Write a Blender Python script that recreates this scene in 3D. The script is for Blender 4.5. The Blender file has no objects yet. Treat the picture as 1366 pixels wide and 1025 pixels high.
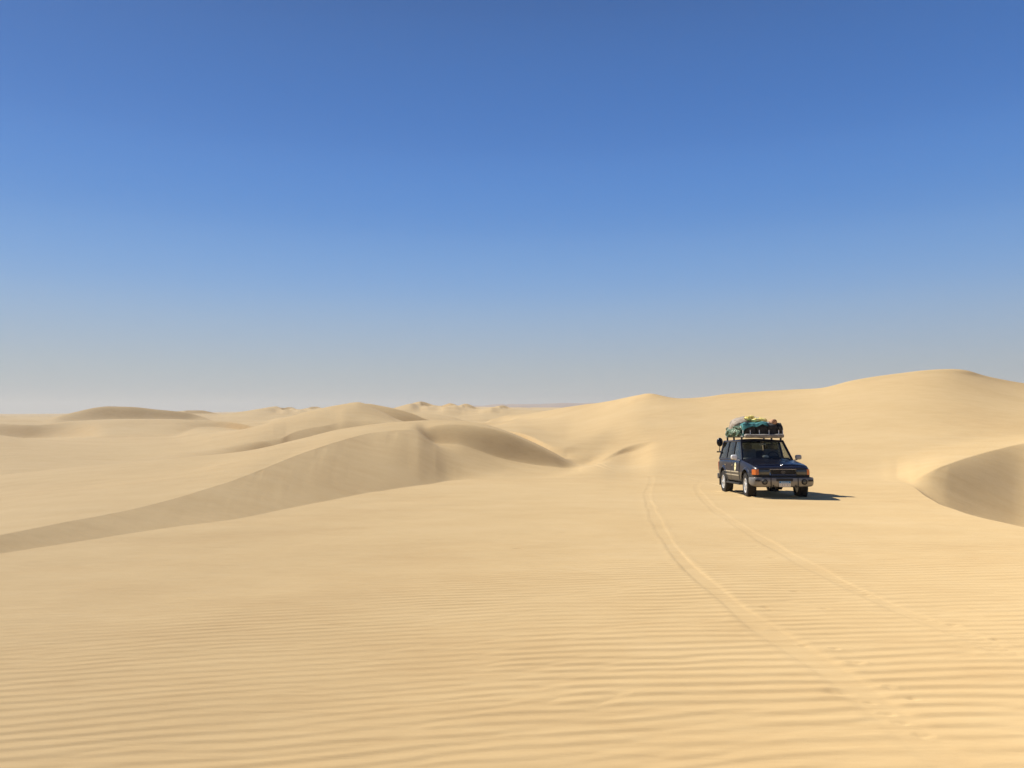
import bpy, bmesh, math, random
import numpy as np
from mathutils import Vector, Matrix
random.seed(7)
scene = bpy.context.scene
COL = scene.collection
rad = math.radians

# ---------------------------------------------------------------- camera facts
CAMZ, F, CX, CY, PIT = 1.65, 1026.0, 683.0, 512.5, rad(2.2)
CP, SP = math.cos(PIT), math.sin(PIT)

def ray(u, v):
    a = (u - CX) / F; b = -(v - CY) / F
    y = CP - b * SP; z = SP + b * CP
    return a / y, z / y

SLOPE = -0.04                      # the near sand falls gently away from the viewer
def plane_y(u, v):
    ax, ez = ray(u, v)
    return CAMZ / (SLOPE - ez)

# ---------------------------------------------------------------- noise
_rng = np.random.RandomState(3)
_TAB = [_rng.rand(256, 256) for _ in range(6)]
def noise2(x, y, k=0):
    T = _TAB[k % 6]
    x = x + 37.3 * k; y = y + 91.7 * k
    xi = np.floor(x).astype(np.int64); yi = np.floor(y).astype(np.int64)
    fx = x - xi; fy = y - yi
    fx = fx * fx * fx * (fx * (fx * 6 - 15) + 10); fy = fy * fy * fy * (fy * (fy * 6 - 15) + 10)
    x0 = xi & 255; x1 = (xi + 1) & 255; y0 = yi & 255; y1 = (yi + 1) & 255
    a = T[x0, y0] * (1 - fx) + T[x1, y0] * fx
    b = T[x0, y1] * (1 - fx) + T[x1, y1] * fx
    return (a * (1 - fy) + b * fy) * 2 - 1
def fbm(x, y, k=0, o=3):
    s = 0; a = 1.0; t = 0
    for i in range(o):
        s = s + a * noise2(x * 2 ** i, y * 2 ** i, k + i); t += a; a *= .5
    return s / t
def smooth(a, b, x):
    t = np.clip((x - a) / (b - a), 0, 1)
    return t * t * (3 - 2 * t)

def pchip(xk, yk, x):
    xk = np.asarray(xk, float); yk = np.asarray(yk, float)
    h = np.diff(xk); d = np.diff(yk) / h
    m = np.zeros_like(yk)
    m[0], m[-1] = d[0], d[-1]
    for i in range(1, len(xk) - 1):
        if d[i - 1] * d[i] > 0:
            w1 = 2 * h[i] + h[i - 1]; w2 = h[i] + 2 * h[i - 1]
            m[i] = (w1 + w2) / (w1 / d[i - 1] + w2 / d[i])
    i = np.clip(np.searchsorted(xk, x) - 1, 0, len(xk) - 2)
    t = (x - xk[i]) / h[i]
    return ((1 + 2 * t) * (1 - t) ** 2 * yk[i] + t * (1 - t) ** 2 * h[i] * m[i]
            + t * t * (3 - 2 * t) * yk[i + 1] + t * t * (t - 1) * h[i] * m[i + 1])

# ---------------------------------------------------------------- the dune lines, near to far
# key: (u, v, Y) a crest or foot seen at that bearing and drop, Y metres ahead;  (u, None, Y, z) a hidden trough of height z
def V(u, v, Y=None):
    if Y is None: Y = plane_y(u, v)
    ax, ez = ray(u, v)
    return (math.atan(ax), Y * math.hypot(1, ax), CAMZ + Y * ez)
def Z(u, Y, z):
    ax = (u - CX) / F
    return (math.atan(ax), Y * math.hypot(1, ax), z)

HK = [(690, 549.5, 230), (753, 544, 175), (797, 537.5, 150), (830, 531.5, 128), (850, 527.5, 116), (866, 525, 110), (885, 529, 108), (905, 532, 107), (940, 530, 105),
      (968, 526, 103), (1036, 520.5, 100), (1075, 518.8, 98), (1091, 518, 97), (1139, 507, 98), (1190, 499.5, 100), (1241, 494, 103), (1268, 492.8, 105),
      (1292, 494.5, 106), (1309, 500.5, 108), (1337, 506, 112), (1366, 511.2, 116), (1450, 522, 122), (1716, 540, 130)]
def hcol(s, p=1.22, lo=690, hi=1720, Yb=36.0, zb=-1.42, only=None):
    """points on the long flank of the big dune, a share s of the way from its foot to its skyline"""
    out = []
    for (u, v, Ys) in HK:
        if not (lo <= u <= hi): continue
        th, R, zs = V(u, v, Ys)
        yb, zz = Yb, zb
        if u > 1217:                         # right of the car the flank starts at the crest of the slip face
            k = min(1, (u - 1217) / 149)
            yb = 33.6 + 13.4 * k; zz = -1.38 + 1.25 * k
        Y = yb + (Ys - yb) * s
        out.append(Z(u, Y, zz + (zs - zz) * s ** p))
    return out

LINES = []
def line(name, keys, ring, sharp, rows):
    LINES.append((name, sorted(keys), ring, sharp, rows))

lip = [V(-350, 815), V(-150, 772), V(0, 741), V(157, 717), V(256, 702), V(337, 689.5), V(400, 677), V(460, 665), V(530, 653), V(580, 645), V(604, 641),
       V(640, 640), V(680, 640), V(770, 641), V(865, 642), V(1000, 641), V(1120, 641), V(1170, 642.5), V(1200, 645), V(1214, 647.5), V(1222, 652), V(1230, 658.5), V(1242, 666), V(1258, 674), V(1309, 691.5),
       V(1366, 704), V(1500, 732), V(1716, 765)]
line('lip', lip, (24, -1.0), [(-400, .15), (560, .15), (620, 0), (1190, 0), (1240, .8), (1800, .8)], 1200)
# foot of the slip faces
foot = []
for (u, v) in [(-350, 814), (-150, 771), (0, 740), (157, 716), (256, 701), (337, 688.5), (400, 676), (460, 664), (530, 652), (580, 644.3), (604, 640)]:
    ax, ez = ray(u, v); Y = plane_y(u, v + 1); foot.append(Z(u, Y + .25, SLOPE * Y - .03 + .02))
foot += [Z(640, 37, -1.46), Z(770, 37, -1.47), Z(1000, 37, -1.46), Z(1100, 36.8, -1.45), Z(1170, 35.6, -1.41), Z(1200, 33.6, -1.35), Z(1214, 32.5, -1.34), Z(1222, 31.4, -1.42), Z(1230, 30.7, -1.56), Z(1242, 30, -1.70), Z(1258, 29.4, -1.85), Z(1275, 29.5, -2.06), Z(1309, 30, -2.42), Z(1366, 31, -2.93), Z(1500, 33, -3.0), Z(1716, 35, -2.6)]
line('foot', foot, (26, -1.1), [(-400, .9), (560, .9), (608, .6), (640, 0), (1190, 0), (1240, .2), (1800, .2)], 4)
def up_face(u, vf, vc, deg):
    """crest point of a slip face that rises at deg degrees from its foot, both seen on the same bearing"""
    ax, ef = ray(u, vf); _, ec = ray(u, vc); Yf = plane_y(u, vf); k = math.tan(rad(deg)) * (.28 - .96 * ax)
    return V(u, vc, (SLOPE * Yf - k * Yf - CAMZ) / (ec - k))
crest = [up_face(*q) for q in [(-350, 815, 800, 8), (-150, 772, 750, 8), (0, 741, 713.5, 8), (80, 729, 697.5, 8), (157, 717, 683.5, 8), (256, 702, 658, 8.5), (337, 689.5, 631, 9.2), (400, 677, 606, 10.2), (444, 668.5, 591, 11.5), (501, 657.5, 577, 13.5)]]
crest += [V(530, 574.2, 43.6), V(546, 573.4, 44.6), V(556, 574.6, 45), V(562, 578.5, 44.8), V(568, 583.5, 44.5), V(576, 590.5, 44), V(590, 600, 43.2), V(604, 607.5, 42.4), V(614, 614, 41.8), V(640, 624, 41), V(680, 631, 41), V(730, 634, 41)]
crest += [Z(800, 41, -1.46), Z(900, 41, -1.44), Z(1000, 40, -1.42), Z(1100, 38, -1.42), Z(1170, 36.4, -1.40), Z(1200, 34.3, -1.36)]
crest += [V(1212, 646, 33.6), V(1218, 643.5, 33.4), V(1226, 638.5, 33.6), V(1241, 629.5, 34.6), V(1258, 622, 36.1), V(1275, 615.5, 38), V(1300, 607.5, 40.6), V(1326, 600.5, 43.2), V(1366, 591, 47), V(1450, 577, 50), V(1716, 560, 54)]
line('crest', crest, (33, -.6), [(-400, 1), (545, 1), (575, .5), (600, .2), (620, 0), (1195, 0), (1225, 1), (1800, 1)], 70)
shoulder = [V(-350, 765, 13), V(0, 676, 19), V(157, 652, 22), V(256, 634.5, 25), V(337, 616, 27.5), V(400, 598.2, 34), V(450, 582.2, 40.5), V(501, 572.5, 45.5), V(535, 570.6, 46.8), V(550, 571.5, 46.2), V(558, 574, 46.3), V(565, 580, 46.6), V(575, 589, 47), V(583, 592, 47.2), V(610, 592.5, 47.5),
            V(631, 598.5, 47.5), V(666, 611, 47.6), V(700, 618.5, 47.8), V(740, 623.5, 48.2), V(767, 625.3, 48.8)]
shoulder += [Z(800, 48, -1.42), Z(850, 48, -1.40)] + hcol(.13, lo=880)
line('shoulder', shoulder, (44, -.2), [(-400, 0), (550, 0), (575, .5), (610, .6), (740, .5), (780, 0), (1800, 0)], 30)
brow = [V(-350, 728, 23), V(0, 656, 27), V(157, 636.5, 29), V(256, 623.3, 31), V(337, 606.5, 33.5), V(400, 591.8, 38.5), V(450, 577.1, 45), V(501, 568.7, 49), V(538, 565.8, 50), V(556, 567, 49.7), V(566, 570.5, 49.8), V(578, 568.5, 50), V(601, 566.3, 50.3), V(622, 567, 50.4), V(640, 569, 50.4), V(669, 575.5, 50.3), V(703, 589, 50.2),
        V(737, 605.3, 50), V(755, 615.5, 50), V(766, 621.2, 50), V(776, 625.4, 50)]
brow += [Z(810, 50, -1.36), Z(850, 51.5, -1.25)] + hcol(.21, lo=880)
line('brow', brow, (48, 0), [(-400, 0), (560, 0), (590, .25), (760, .25), (780, 0), (1800, 0)], 30)
ridge = [V(-350, 690, 33), V(-150, 652, 35), V(0, 635, 36), V(135, 621, 36), V(236, 613, 37), V(320, 603.8, 39), V(400, 586.2, 43.5), V(450, 573.2, 49.5), V(500, 565.5, 52.5), V(535, 562, 55), V(565, 560.3, 56), V(589, 560, 56), V(615, 561.2, 55.4), V(640, 564.2, 54.4), V(669, 572.4, 53.4), V(703, 586.2, 52.6),
         V(737, 602.8, 52), V(755, 613.2, 51.8), V(766, 620.3, 51.6), V(776, 625, 51.4)]
ridge += [Z(810, 54, -1.2), Z(850, 57, -.9)] + hcol(.30, lo=880)
line('ridge', ridge, (54, .2), [(-400, .1), (560, .1), (760, .3), (780, 0), (1800, 0)], 34)
trough = [Z(-350, 44, -2.2), Z(0, 46, -2.3), Z(168, 48, -2.5), Z(290, 57, -2.4), Z(350, 66, -2.2), Z(377, 68.5, -2.0), Z(420, 75.5, -2.0), Z(450, 79, -1.6), Z(480, 79, -1.6), Z(560, 80, -1.6), Z(640, 77, -1.6), Z(700, 66, -1.4), Z(740, 54.5, -1.5), Z(776, 54, -1.45)]
trough += [Z(815, 60, -.95), Z(850, 63, -.55)] + hcol(.40, lo=880)
line('trough', trough, (74, -1.2), [(-400, 0), (360, 0), (385, .6), (445, .6), (470, 0), (1800, 0)], 22)
body = [V(-350, 612, 60), V(0, 604, 64), V(100, 608, 64), V(168, 608.5, 65), V(270, 601, 66), V(337, 590.5, 70), V(368, 586.5, 73.5), V(377, 585.2, 74.5), V(385, 580.5, 78), V(397, 575.5, 81), V(415, 571.5, 83.5), V(438, 568, 86), V(449, 565.2, 88), V(463, 561.3, 89.5), V(490, 560.6, 91), V(515, 563, 91), V(545, 567.3, 89), V(600, 570, 88), V(640, 572, 84), V(690, 577, 72)]
body += hcol(.16, lo=740, hi=760) + hcol(.3, lo=797, hi=797) + hcol(.5, lo=830)
line('body', body, (92, -.2), [(-400, 0), (365, 0), (382, .9), (440, .9), (456, 0), (1800, 0)], 26)
dune = [V(-350, 574, 80), V(-100, 575, 84), V(0, 581, 87), V(34, 587, 88), V(101, 591.6, 87), V(168, 592.6, 87), V(236, 591.4, 89), V(286, 582.5, 93), V(337, 570.7, 98), V(375, 559.5, 102), V(404, 550.8, 105), V(436, 543, 108), V(460, 538.7, 110), V(477, 536.3, 112), V(486, 538, 112), V(500, 544.5, 110.5), V(516, 552.5, 109),
        V(530, 560, 108), V(560, 567, 108), V(600, 569, 112), V(640, 569, 112), V(690, 567.5, 104)]
dune += hcol(.34, lo=740, hi=760) + hcol(.46, lo=797, hi=797) + hcol(.62, lo=830)
line('dune', dune, (112, 1.2), [(-400, .2), (300, .2), (400, .3), (477, .4), (492, .8), (545, .8), (600, 0), (1800, 0)], 34)
gap = [Z(-350, 118, -1.6), Z(0, 154.5, -3.3), Z(60, 155, -3.3), Z(105, 148, -2.8), Z(140, 124, -2.2), Z(230, 128, -2.2), Z(268, 160, -1.1), Z(285, 163.5, -1.3), Z(300, 163.2, -1.5), Z(320, 157.3, -1.7), Z(340, 150.5, -1.9), Z(362, 136, -.5), Z(430, 118, -.3), Z(500, 116, -.8), Z(560, 122, -1.2), Z(640, 128, -1.0), Z(690, 128, .3)]
gap += hcol(.5, lo=740, hi=760) + hcol(.6, lo=797, hi=797) + hcol(.73, lo=830)
line('gap', gap, (140, -1), [(-400, .3), (1800, .1)], 14)
second = [V(-350, 560, 165), V(-60, 563, 163), V(0, 565.5, 162), V(44, 567, 161), V(101, 562.3, 166), V(168, 559.8, 170), V(220, 559.6, 172), V(269, 560.8, 170), V(300, 563, 166), V(320, 565.5, 160), V(343, 569.5, 153), V(400, 556, 138), V(440, 546, 133), V(470, 539.8, 131), V(491, 538.8, 129.5), V(505, 541, 129), V(530, 546.2, 128), V(552, 552.5, 127.5),
          V(568, 559.4, 127), V(600, 566, 134), V(640, 564.5, 150), V(690, 561, 165)]
second += hcol(.66, lo=740, hi=760) + hcol(.74, lo=797, hi=797) + hcol(.84, lo=830)
line('second', second, (180, 1.5), [(-400, .4), (80, .4), (160, 0), (270, .3), (470, .6), (570, .6), (640, .1), (1800, 0)], 30)
gapb = [Z(-350, 205, -1.5), Z(0, 220, -2), Z(60, 228, -2), Z(90, 252, -1.0), Z(115, 257, -.8), Z(180, 264, -.4), Z(260, 273, -.8), Z(285, 262, -1.4), Z(320, 225, -2), Z(400, 200, -1.4), Z(500, 180, -1), Z(568, 180, -1.5), Z(640, 205, -1.4), Z(660, 215, -1.6), Z(690, 200, .6)]
gapb += hcol(.84, lo=740, hi=760) + hcol(.88, lo=797, hi=797) + hcol(.93, lo=830)
line('gap2', gapb, (220, -1), [(-400, .3), (1800, .1)], 12)
third = [V(-350, 556, 250), V(-60, 558, 255), V(0, 559.3, 258), V(30, 560, 258), V(55, 561.5, 258), V(80, 554.5, 262), V(101, 549.6, 265), V(128, 543.8, 268), V(145, 542.3, 270), V(175, 543, 272), V(209, 546.3, 275), V(249, 550.5, 278), V(272, 556.5, 280), V(285, 561, 280), V(320, 562.5, 275), V(352, 562, 270), V(375, 557, 265),
         V(430, 553, 250), V(500, 549, 240), V(560, 551, 235), V(600, 556, 235), V(628, 563, 236), V(645, 564.5, 234), V(655, 560, 238), V(668, 556.6, 242), V(682, 553.5, 245), V(692, 553.2, 248)]
third += [V(u, v, Y) for (u, v, Y) in HK if u >= 740]
line('third', third, (280, 3), [(-400, .5), (60, .5), (200, .6), (640, .6), (690, .3), (860, .5), (1240, .3), (1300, .4), (1800, .3)], 40)
gapc = [Z(u, y, -1.8) for u, y in ((-350, 330), (0, 345), (200, 360), (300, 350), (450, 330), (600, 300), (700, 310), (760, 300), (860, 260), (1100, 240), (1366, 250), (1716, 280))]
line('gap3', gapc, (340, -1), [(-400, .2), (1800, .2)], 12)
far = [V(-350, 553, 470), V(0, 556, 480), V(60, 556, 480), V(200, 552.5, 480), V(240, 548.6, 480), V(252, 547.6, 480), V(268, 547.6, 480), V(281, 549.8, 480), V(296, 553.2, 482), V(310, 551.8, 484), V(335, 547.6, 486), V(352, 544.6, 488), V(362, 542.8, 488), V(369, 542.2, 488), V(374, 544, 488), V(379, 544.5, 492),
       V(384, 543.4, 494), V(390, 543.6, 494), V(397, 546.6, 496), V(408, 545, 498), V(418, 542.8, 500), V(423, 542.9, 500), V(430, 544.6, 500), V(460, 545, 500), V(510, 546, 500), V(530, 544.3, 500), V(545, 540, 505), V(556, 536.6, 510), V(562, 535.8, 510), V(569, 537.4, 510), V(579, 540.6, 506), V(588, 541.6, 500), V(594, 539.8, 495), V(600, 538, 490),
       V(606, 539, 488), V(611, 541.4, 486), V(616, 539.8, 484), V(621, 538.6, 482), V(628, 540.4, 480), V(636, 544.2, 478), V(645, 546.3, 470), V(656, 543.8, 460), V(666, 541.4, 455), V(671, 540.8, 455), V(676, 542.2, 455), V(683, 545.2, 450), V(700, 547.2, 440), V(720, 547.8, 430), V(760, 549, 420), V(860, 549, 400), V(1366, 549, 400), V(1716, 549, 420)]
line('far', far, (500, 3), [(-400, .6), (1800, .6)], 40)
line('gap4', [Z(u, 640, -4) for u in (-350, 300, 700, 1100, 1716)], (640, -2), [(-400, 0), (1800, 0)], 10)
line('plain', [V(-350, 553.5, 1400), V(0, 554, 1400), V(250, 552, 1400), V(400, 549, 1400), V(560, 546, 1400), V(640, 544.5, 1400), V(700, 545, 1400), V(800, 546, 1400), V(1100, 550, 1400), V(1716, 552, 1400)], (1400, -2), [(-400, 0), (1800, 0)], 60)
line('flat', [Z(u, 2400, -4) for u in (-350, 300, 700, 1100, 1716)], (2400, -4), [(-400, 0), (1800, 0)], 16)
line('hills', [V(-350, 553, 3800), V(0, 552.8, 3800), V(60, 552.5, 3800), V(250, 551, 3800), V(420, 547, 3800), V(560, 545.5, 3800), V(640, 545, 3800), V(740, 545, 3800), V(800, 545, 3800), V(900, 546, 3800), V(1100, 549, 3800), V(1366, 551, 3800), V(1716, 552, 3800)], (3800, 8), [(-400, 0), (1800, 0)], 30)
line('end', [Z(u, 5600, -8) for u in (-350, 300, 700, 1100, 1716)], (5600, -8), [(-400, 0), (1800, 0)], 8)

# ---------------------------------------------------------------- loft them into one sheet of sand
th_in = np.arange(rad(-41), rad(41.001), rad(.085))
th = np.concatenate([np.linspace(rad(-180), rad(-41.6), 120), th_in, np.linspace(rad(41.6), rad(179), 120)])
NC = len(th)
uu = np.where(np.abs(th) < rad(60), CX + F * np.tan(np.clip(th, rad(-60), rad(60))), np.sign(th) * 1e4)
PUSH = {}
Rl, Zl, Sl = [], [], []
for (name, keys, (rg, zg), sharp, rows) in LINES:
    t = np.array([k[0] for k in keys]); R = np.array([k[1] for k in keys]); z = np.array([k[2] for k in keys])
    ok = np.concatenate([[True], np.diff(t) > 1e-6]); t, R, z = t[ok], R[ok], z[ok]
    t = np.concatenate([[-math.pi, rad(-120), rad(-75)], t, [rad(75), rad(120), math.pi]])
    R = np.concatenate([[rg] * 3, R, [rg] * 3]); z = np.concatenate([[zg] * 3, z, [zg] * 3])
    e = (z - CAMZ) / R
    if name in PUSH:
        R = R + PUSH[name] * np.interp(CX + F * np.tan(np.clip(t, -1, 1)), [300, 400, 450, 501, 540, 640, 720, 762], [0, .35, .65, .9, 1, 1, .6, 0])
    lr = pchip(t, np.log(R), th); ee = pchip(t, e, th)
    Rl.append(np.exp(lr)); Zl.append(CAMZ + np.exp(lr) * ee)
    Sl.append(np.interp(uu, [s[0] for s in sharp], [s[1] for s in sharp]))
Rl = np.array(Rl); Zl = np.array(Zl); Sl = np.array(Sl)
def gauss(a, sg):
    n = max(1, int(sg * 3 / .085)); x = np.arange(-n, n + 1) * .085
    k = np.exp(-(x / sg) ** 2 / 2); k /= k.sum()
    return np.convolve(np.pad(a, n, mode='wrap'), k, mode='valid')
NAMES = [l[0] for l in LINES]
SM = dict(lip=.12, foot=.12, crest=.12, shoulder=.25, brow=.2, ridge=.2, trough=.3, body=.15, dune=.1, gap=.4, second=.1, gap2=.4, third=.08, gap3=.5, far=.06)
SMH = dict(shoulder=2.6, brow=2.6, ridge=2.6, trough=2.4, body=2.2, dune=2.0, gap=1.8, second=1.4, gap2=1.0, third=.3)
wH = smooth(800, 880, uu); wB = np.maximum(.95 * smooth(575, 600, uu) * (1 - smooth(650, 720, uu)), .75 * smooth(1175, 1205, uu)); wC = smooth(750, 778, uu) * (1 - smooth(840, 900, uu))
for i, nme in enumerate(NAMES):
    e = (Zl[i] - CAMZ) / Rl[i]; lr = np.log(Rl[i])
    e1, l1 = (gauss(e, SM[nme]), gauss(lr, SM[nme])) if nme in SM else (e, lr)
    if nme in ('foot', 'crest'):
        e1 = e1 * (1 - wB) + gauss(e, .62) * wB; l1 = l1 * (1 - wB) + gauss(lr, .62) * wB
    if nme in SMH and nme not in ('second', 'gap2', 'third'):
        e1 = e1 * (1 - wC) + gauss(e, .8) * wC; l1 = l1 * (1 - wC) + gauss(lr, .8) * wC
    if nme in SMH:
        e1 = e1 * (1 - wH) + gauss(e, SMH[nme]) * wH; l1 = l1 * (1 - wH) + gauss(lr, SMH[nme]) * wH
    Rl[i] = np.exp(l1); Zl[i] = CAMZ + Rl[i] * e1
# the far dunes lean: their flanks run down to the left and towards the viewer
kf = NAMES.index('far')
ef = (Zl[kf] - CAMZ) / Rl[kf]
# small slip faces on the far crests: a front edge that dips under the skyline over these bearings
dip = .35 * np.ones(NC)
for (ua, ub, dp_) in ((247, 293, 3.6), (375, 393, 3.0), (412, 429, 2.4), (561, 580, 4.2), (589, 611, 3.6), (617, 641, 3.4), (667, 684, 3.0), (-120, 30, 2.5), (440, 470, 2)):
    dip += dp_ * smooth(ua, ua + 3, uu) * (1 - smooth(ua + .45 * (ub - ua), ub, uu))
ef = ef - dip / F
Rl = np.insert(Rl, kf, Rl[kf] - 1.5 - dip * .85, 0); Zl = np.insert(Zl, kf, CAMZ + Rl[kf] * ef, 0); Sl = np.insert(Sl, kf, .8 * np.ones(NC), 0)
NAMES.insert(kf, 'far_front'); LINES.insert(kf, ('far_front', None, None, None, 10))
for share, shift, sg in ((.42, 14, .45), (.8, 6, .16)):
    i = NAMES.index('far_front')
    eb = gauss(np.roll(ef, -shift), sg)
    Rm = Rl[i - 1] + (Rl[kf + (i - kf)] - Rl[i - 1]) * (share if share < .6 else .62)
    zm = Zl[i - 1] + (CAMZ + Rl[NAMES.index('far_front')] * eb - Zl[i - 1]) * share
    Rl = np.insert(Rl, i, Rm, 0); Zl = np.insert(Zl, i, zm, 0); Sl = np.insert(Sl, i, .4 * np.ones(NC), 0)
    NAMES.insert(i, 'far_flank'); LINES.insert(i, ('far_flank', None, None, None, 16))
for i in range(1, len(Rl)):
    Rl[i] = np.maximum(Rl[i], Rl[i - 1] * 1.004 + .03)
# tangents dz/dR at each line, one for the near side and one for the far side
first_slope = (Zl[0] - (SLOPE * .35)) / (Rl[0] - .35)
sec = np.concatenate([first_slope[None], np.diff(Zl, axis=0) / np.diff(Rl, axis=0), np.zeros((1, NC))])
hh = np.concatenate([(Rl[0] - .35)[None], np.diff(Rl, axis=0), np.ones((1, NC))])
MA, MB_ = [], []
for i in range(len(LINES)):
    a, b = sec[i], sec[i + 1]; h0, h1 = hh[i], hh[i + 1]
    w1 = 2 * h1 + h0; w2 = h1 + 2 * h0
    with np.errstate(divide='ignore', invalid='ignore'):
        m = np.where(a * b > 0, (w1 + w2) / (w1 / a + w2 / b), 0)
    s = Sl[i]
    MA.append(m * (1 - s) + a * s); MB_.append(m * (1 - s) + b * s)
RR, ZZ, SEG, TT = [], [], [], []
r0 = np.full(NC, .35); z0 = np.full(NC, SLOPE * .35) * np.cos(th); m0 = first_slope
for i, (name, keys, ring, sharp, rows) in enumerate(LINES):
    r1, z1, m1 = Rl[i], Zl[i], MA[i]
    h = r1 - r0
    for k in range(rows):
        if i == 0:
            a_, b_ = .015, .0017
            def lay(ra, rb, g): return ((a_ + b_ * ra) * ((a_ + b_ * rb) / (a_ + b_ * ra)) ** g - a_) / b_
            rn_ = np.minimum(16.0, r1 * .9)
            r = lay(r0, rn_, k / 980) if k < 980 else lay(rn_, r1, (k - 980) / (rows - 980))
            t = (r - r0) / h
            zlin = SLOPE * r * np.cos(th)
            w = smooth(rad(42), rad(80), np.abs(th))
            z = zlin * (1 - w) + (z0 + (z1 - z0) * t) * w
            z = z + (z1 - SLOPE * r1 * np.cos(th)) * smooth(.8, 1, t) * (1 - w)
        else:
            t = k / rows * np.ones(NC); r = r0 + h * t
            z = ((1 + 2 * t) * (1 - t) ** 2 * z0 + t * (1 - t) ** 2 * h * m0 + t * t * (3 - 2 * t) * z1 + t * t * (t - 1) * h * m1)
        RR.append(r); ZZ.append(z); SEG.append(i); TT.append(t)
    r0, z0, m0 = r1, z1, MB_[i]
RR.append(r0); ZZ.append(z0); SEG.append(len(LINES)); TT.append(np.zeros(NC))
RR = np.array(RR); ZZ = np.array(ZZ); SEG = np.array(SEG); TT = np.array([t * np.ones(NC) for t in TT])
XX = RR * np.sin(th)[None]; YY = RR * np.cos(th)[None]
ZMACRO = ZZ.copy()
UU = np.broadcast_to(uu[None], RR.shape)

def first_hit(u, v):
    """where a sight line from the viewer first meets the smooth sand"""
    ax, ez = ray(u, v); t = math.atan(ax); c = int(np.argmin(np.abs(th - t)))
    e = ez / math.hypot(1, ax)
    d = ZMACRO[:, c] - (CAMZ + RR[:, c] * e)
    i = int(np.argmax(d > 0))
    f = -d[i - 1] / (d[i] - d[i - 1])
    R = RR[i - 1, c] + f * (RR[i, c] - RR[i - 1, c])
    return R * math.sin(t), R * math.cos(t)
def ground_z(x, y):
    t = math.atan2(x, y); c = int(np.argmin(np.abs(th - t))); R = math.hypot(x, y)
    return float(np.interp(R, RR[:, c], ZZ[:, c]))

# undulation of the sand at several scales
und = .035 * fbm(XX / 5.5, YY / 5.5, 0) * smooth(2, 8, RR) + .012 * fbm(XX / 1.6, YY / 2.2, 2) * smooth(1, 5, RR) * (1 - smooth(30, 60, RR))
und += .10 * fbm(XX / 22, YY / 22, 1) * smooth(34, 60, RR)
und += 2.0 * (1 - np.abs(fbm(XX / 120, YY / 190, 3)) * 2.2) * smooth(560, 900, RR) * (1 - smooth(2200, 3000, RR))
und += 9.0 * fbm(XX / 420, YY / 900, 4, 4) * smooth(2600, 3600, RR)
ZZ += und

# a little slip face low on the flank of the big dune, left of the car
ck = [(803, 613), (820, 603.5), (835, 596.8), (850, 592.2), (865, 589.2), (880, 587.5)]
cr_ = np.array([math.hypot(*first_hit(u, v)) for u, v in ck])
Rc = pchip([k[0] for k in ck], cr_, np.clip(uu, 803, 880)); Ac = gauss(np.interp(uu, [806, 822, 842, 858, 872], [0, .13, .36, .28, 0]), .35)
q_ = RR - Rc[None]
ZZ += Ac[None] * np.where(q_ < 0, -np.exp(-(q_ / 16) ** 2) * (1 - smooth(-1.8, 0, q_)), 0)
# wind-flow marks and small slumps on the two slip faces
si = NAMES.index('crest')
face = (SEG == si)[:, None] * np.ones(NC)[None]
lm = (1 - smooth(545, 600, UU)) + smooth(1225, 1250, UU)
al = (UU - 14 * TT) / 26.0; ac = TT * 2.0 + 0 * UU
st = (1 - .6 * smooth(900, 1200, UU)) * .32 * (.030 * noise2(al * .7, ac * .5, 1) + .018 * noise2(al * 1.9, ac * .8, 2) + .008 * noise2(al * 4.3, ac * 1.5, 3))
gul = smooth(250, 420, UU) * np.maximum(0, noise2(al * 1.6, ac * .4 + 4, 5) - .3) * .05 * smooth(.6, .9, TT)
ZZ += face * lm * smooth(0, .6, (Zl[si] - Zl[si - 1])[None]) * (np.sin(np.pi * np.clip(TT, 0, 1)) ** .7 * st - gul * (TT < .999) * (1 - smooth(.95, 1, TT)))

# ---------------------------------------------------------------- wind ripples, wheel tracks, dents
def cnoise(x, y, k):
    return noise2(x, y, k) + 1j * noise2(x + 53.1, y - 17.7, k + 1)
n0 = int(np.sum(SEG == 0))
nr = n0 + 8
X, Y, R_ = XX[:nr], YY[:nr], RR[:nr]
def wave(lam, ang, k):
    c, s = math.cos(ang), math.sin(ang)
    p = (-X * s + Y * c); q = X * c + Y * s
    warp = 3.0 * fbm(q / 1.6, p / 1.1, k, 3) + 1.0 * noise2(q / .55, p / .4, k + 1)
    base = np.exp(1j * (2 * math.pi * p / lam + warp))
    return base + 2.1 * cnoise(q / (lam * 4.6), p / (lam * 2.2), k + 2) * np.exp(1j * 2 * math.pi * p / lam)
wmix = smooth(-2.0, 3.2, X + .9 * noise2(X / 2.5, Y / 2.5, 4))
Zc = wave(.14, rad(14), 0) * (1 - wmix) + wave(.185, rad(5), 2) * wmix
ph = np.angle(Zc)
tph = (ph / (2 * math.pi)) % 1.0
rise = .30
pr = np.where(tph < rise, smooth(0, rise, tph), 1 - smooth(rise, 1, tph)) * np.minimum(1, np.abs(Zc)) ** .7
edge = np.interp(X, [-8, -4.3, -1.5, .2, 3, 6, 10, 14], [6.0, 7.8, 10.4, 13.4, 17.5, 18, 16, 14])
edge = edge + 1.0 * fbm(X / 1.7, Y / 1.7, 3)
rip_amp = (.0050 + .0038 * wmix) * (.62 + .6 * np.clip(noise2(X / 1.6, Y / 1.1, 2) + .35, 0, 1))
rip_amp = rip_amp * (1 - smooth(-.40, .16, (Y - edge) / edge)) * (1 - smooth(rad(41), rad(44), np.abs(th))[None])
rip_amp *= .55 + .45 * (1 - smooth(5, 13, R_))

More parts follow.
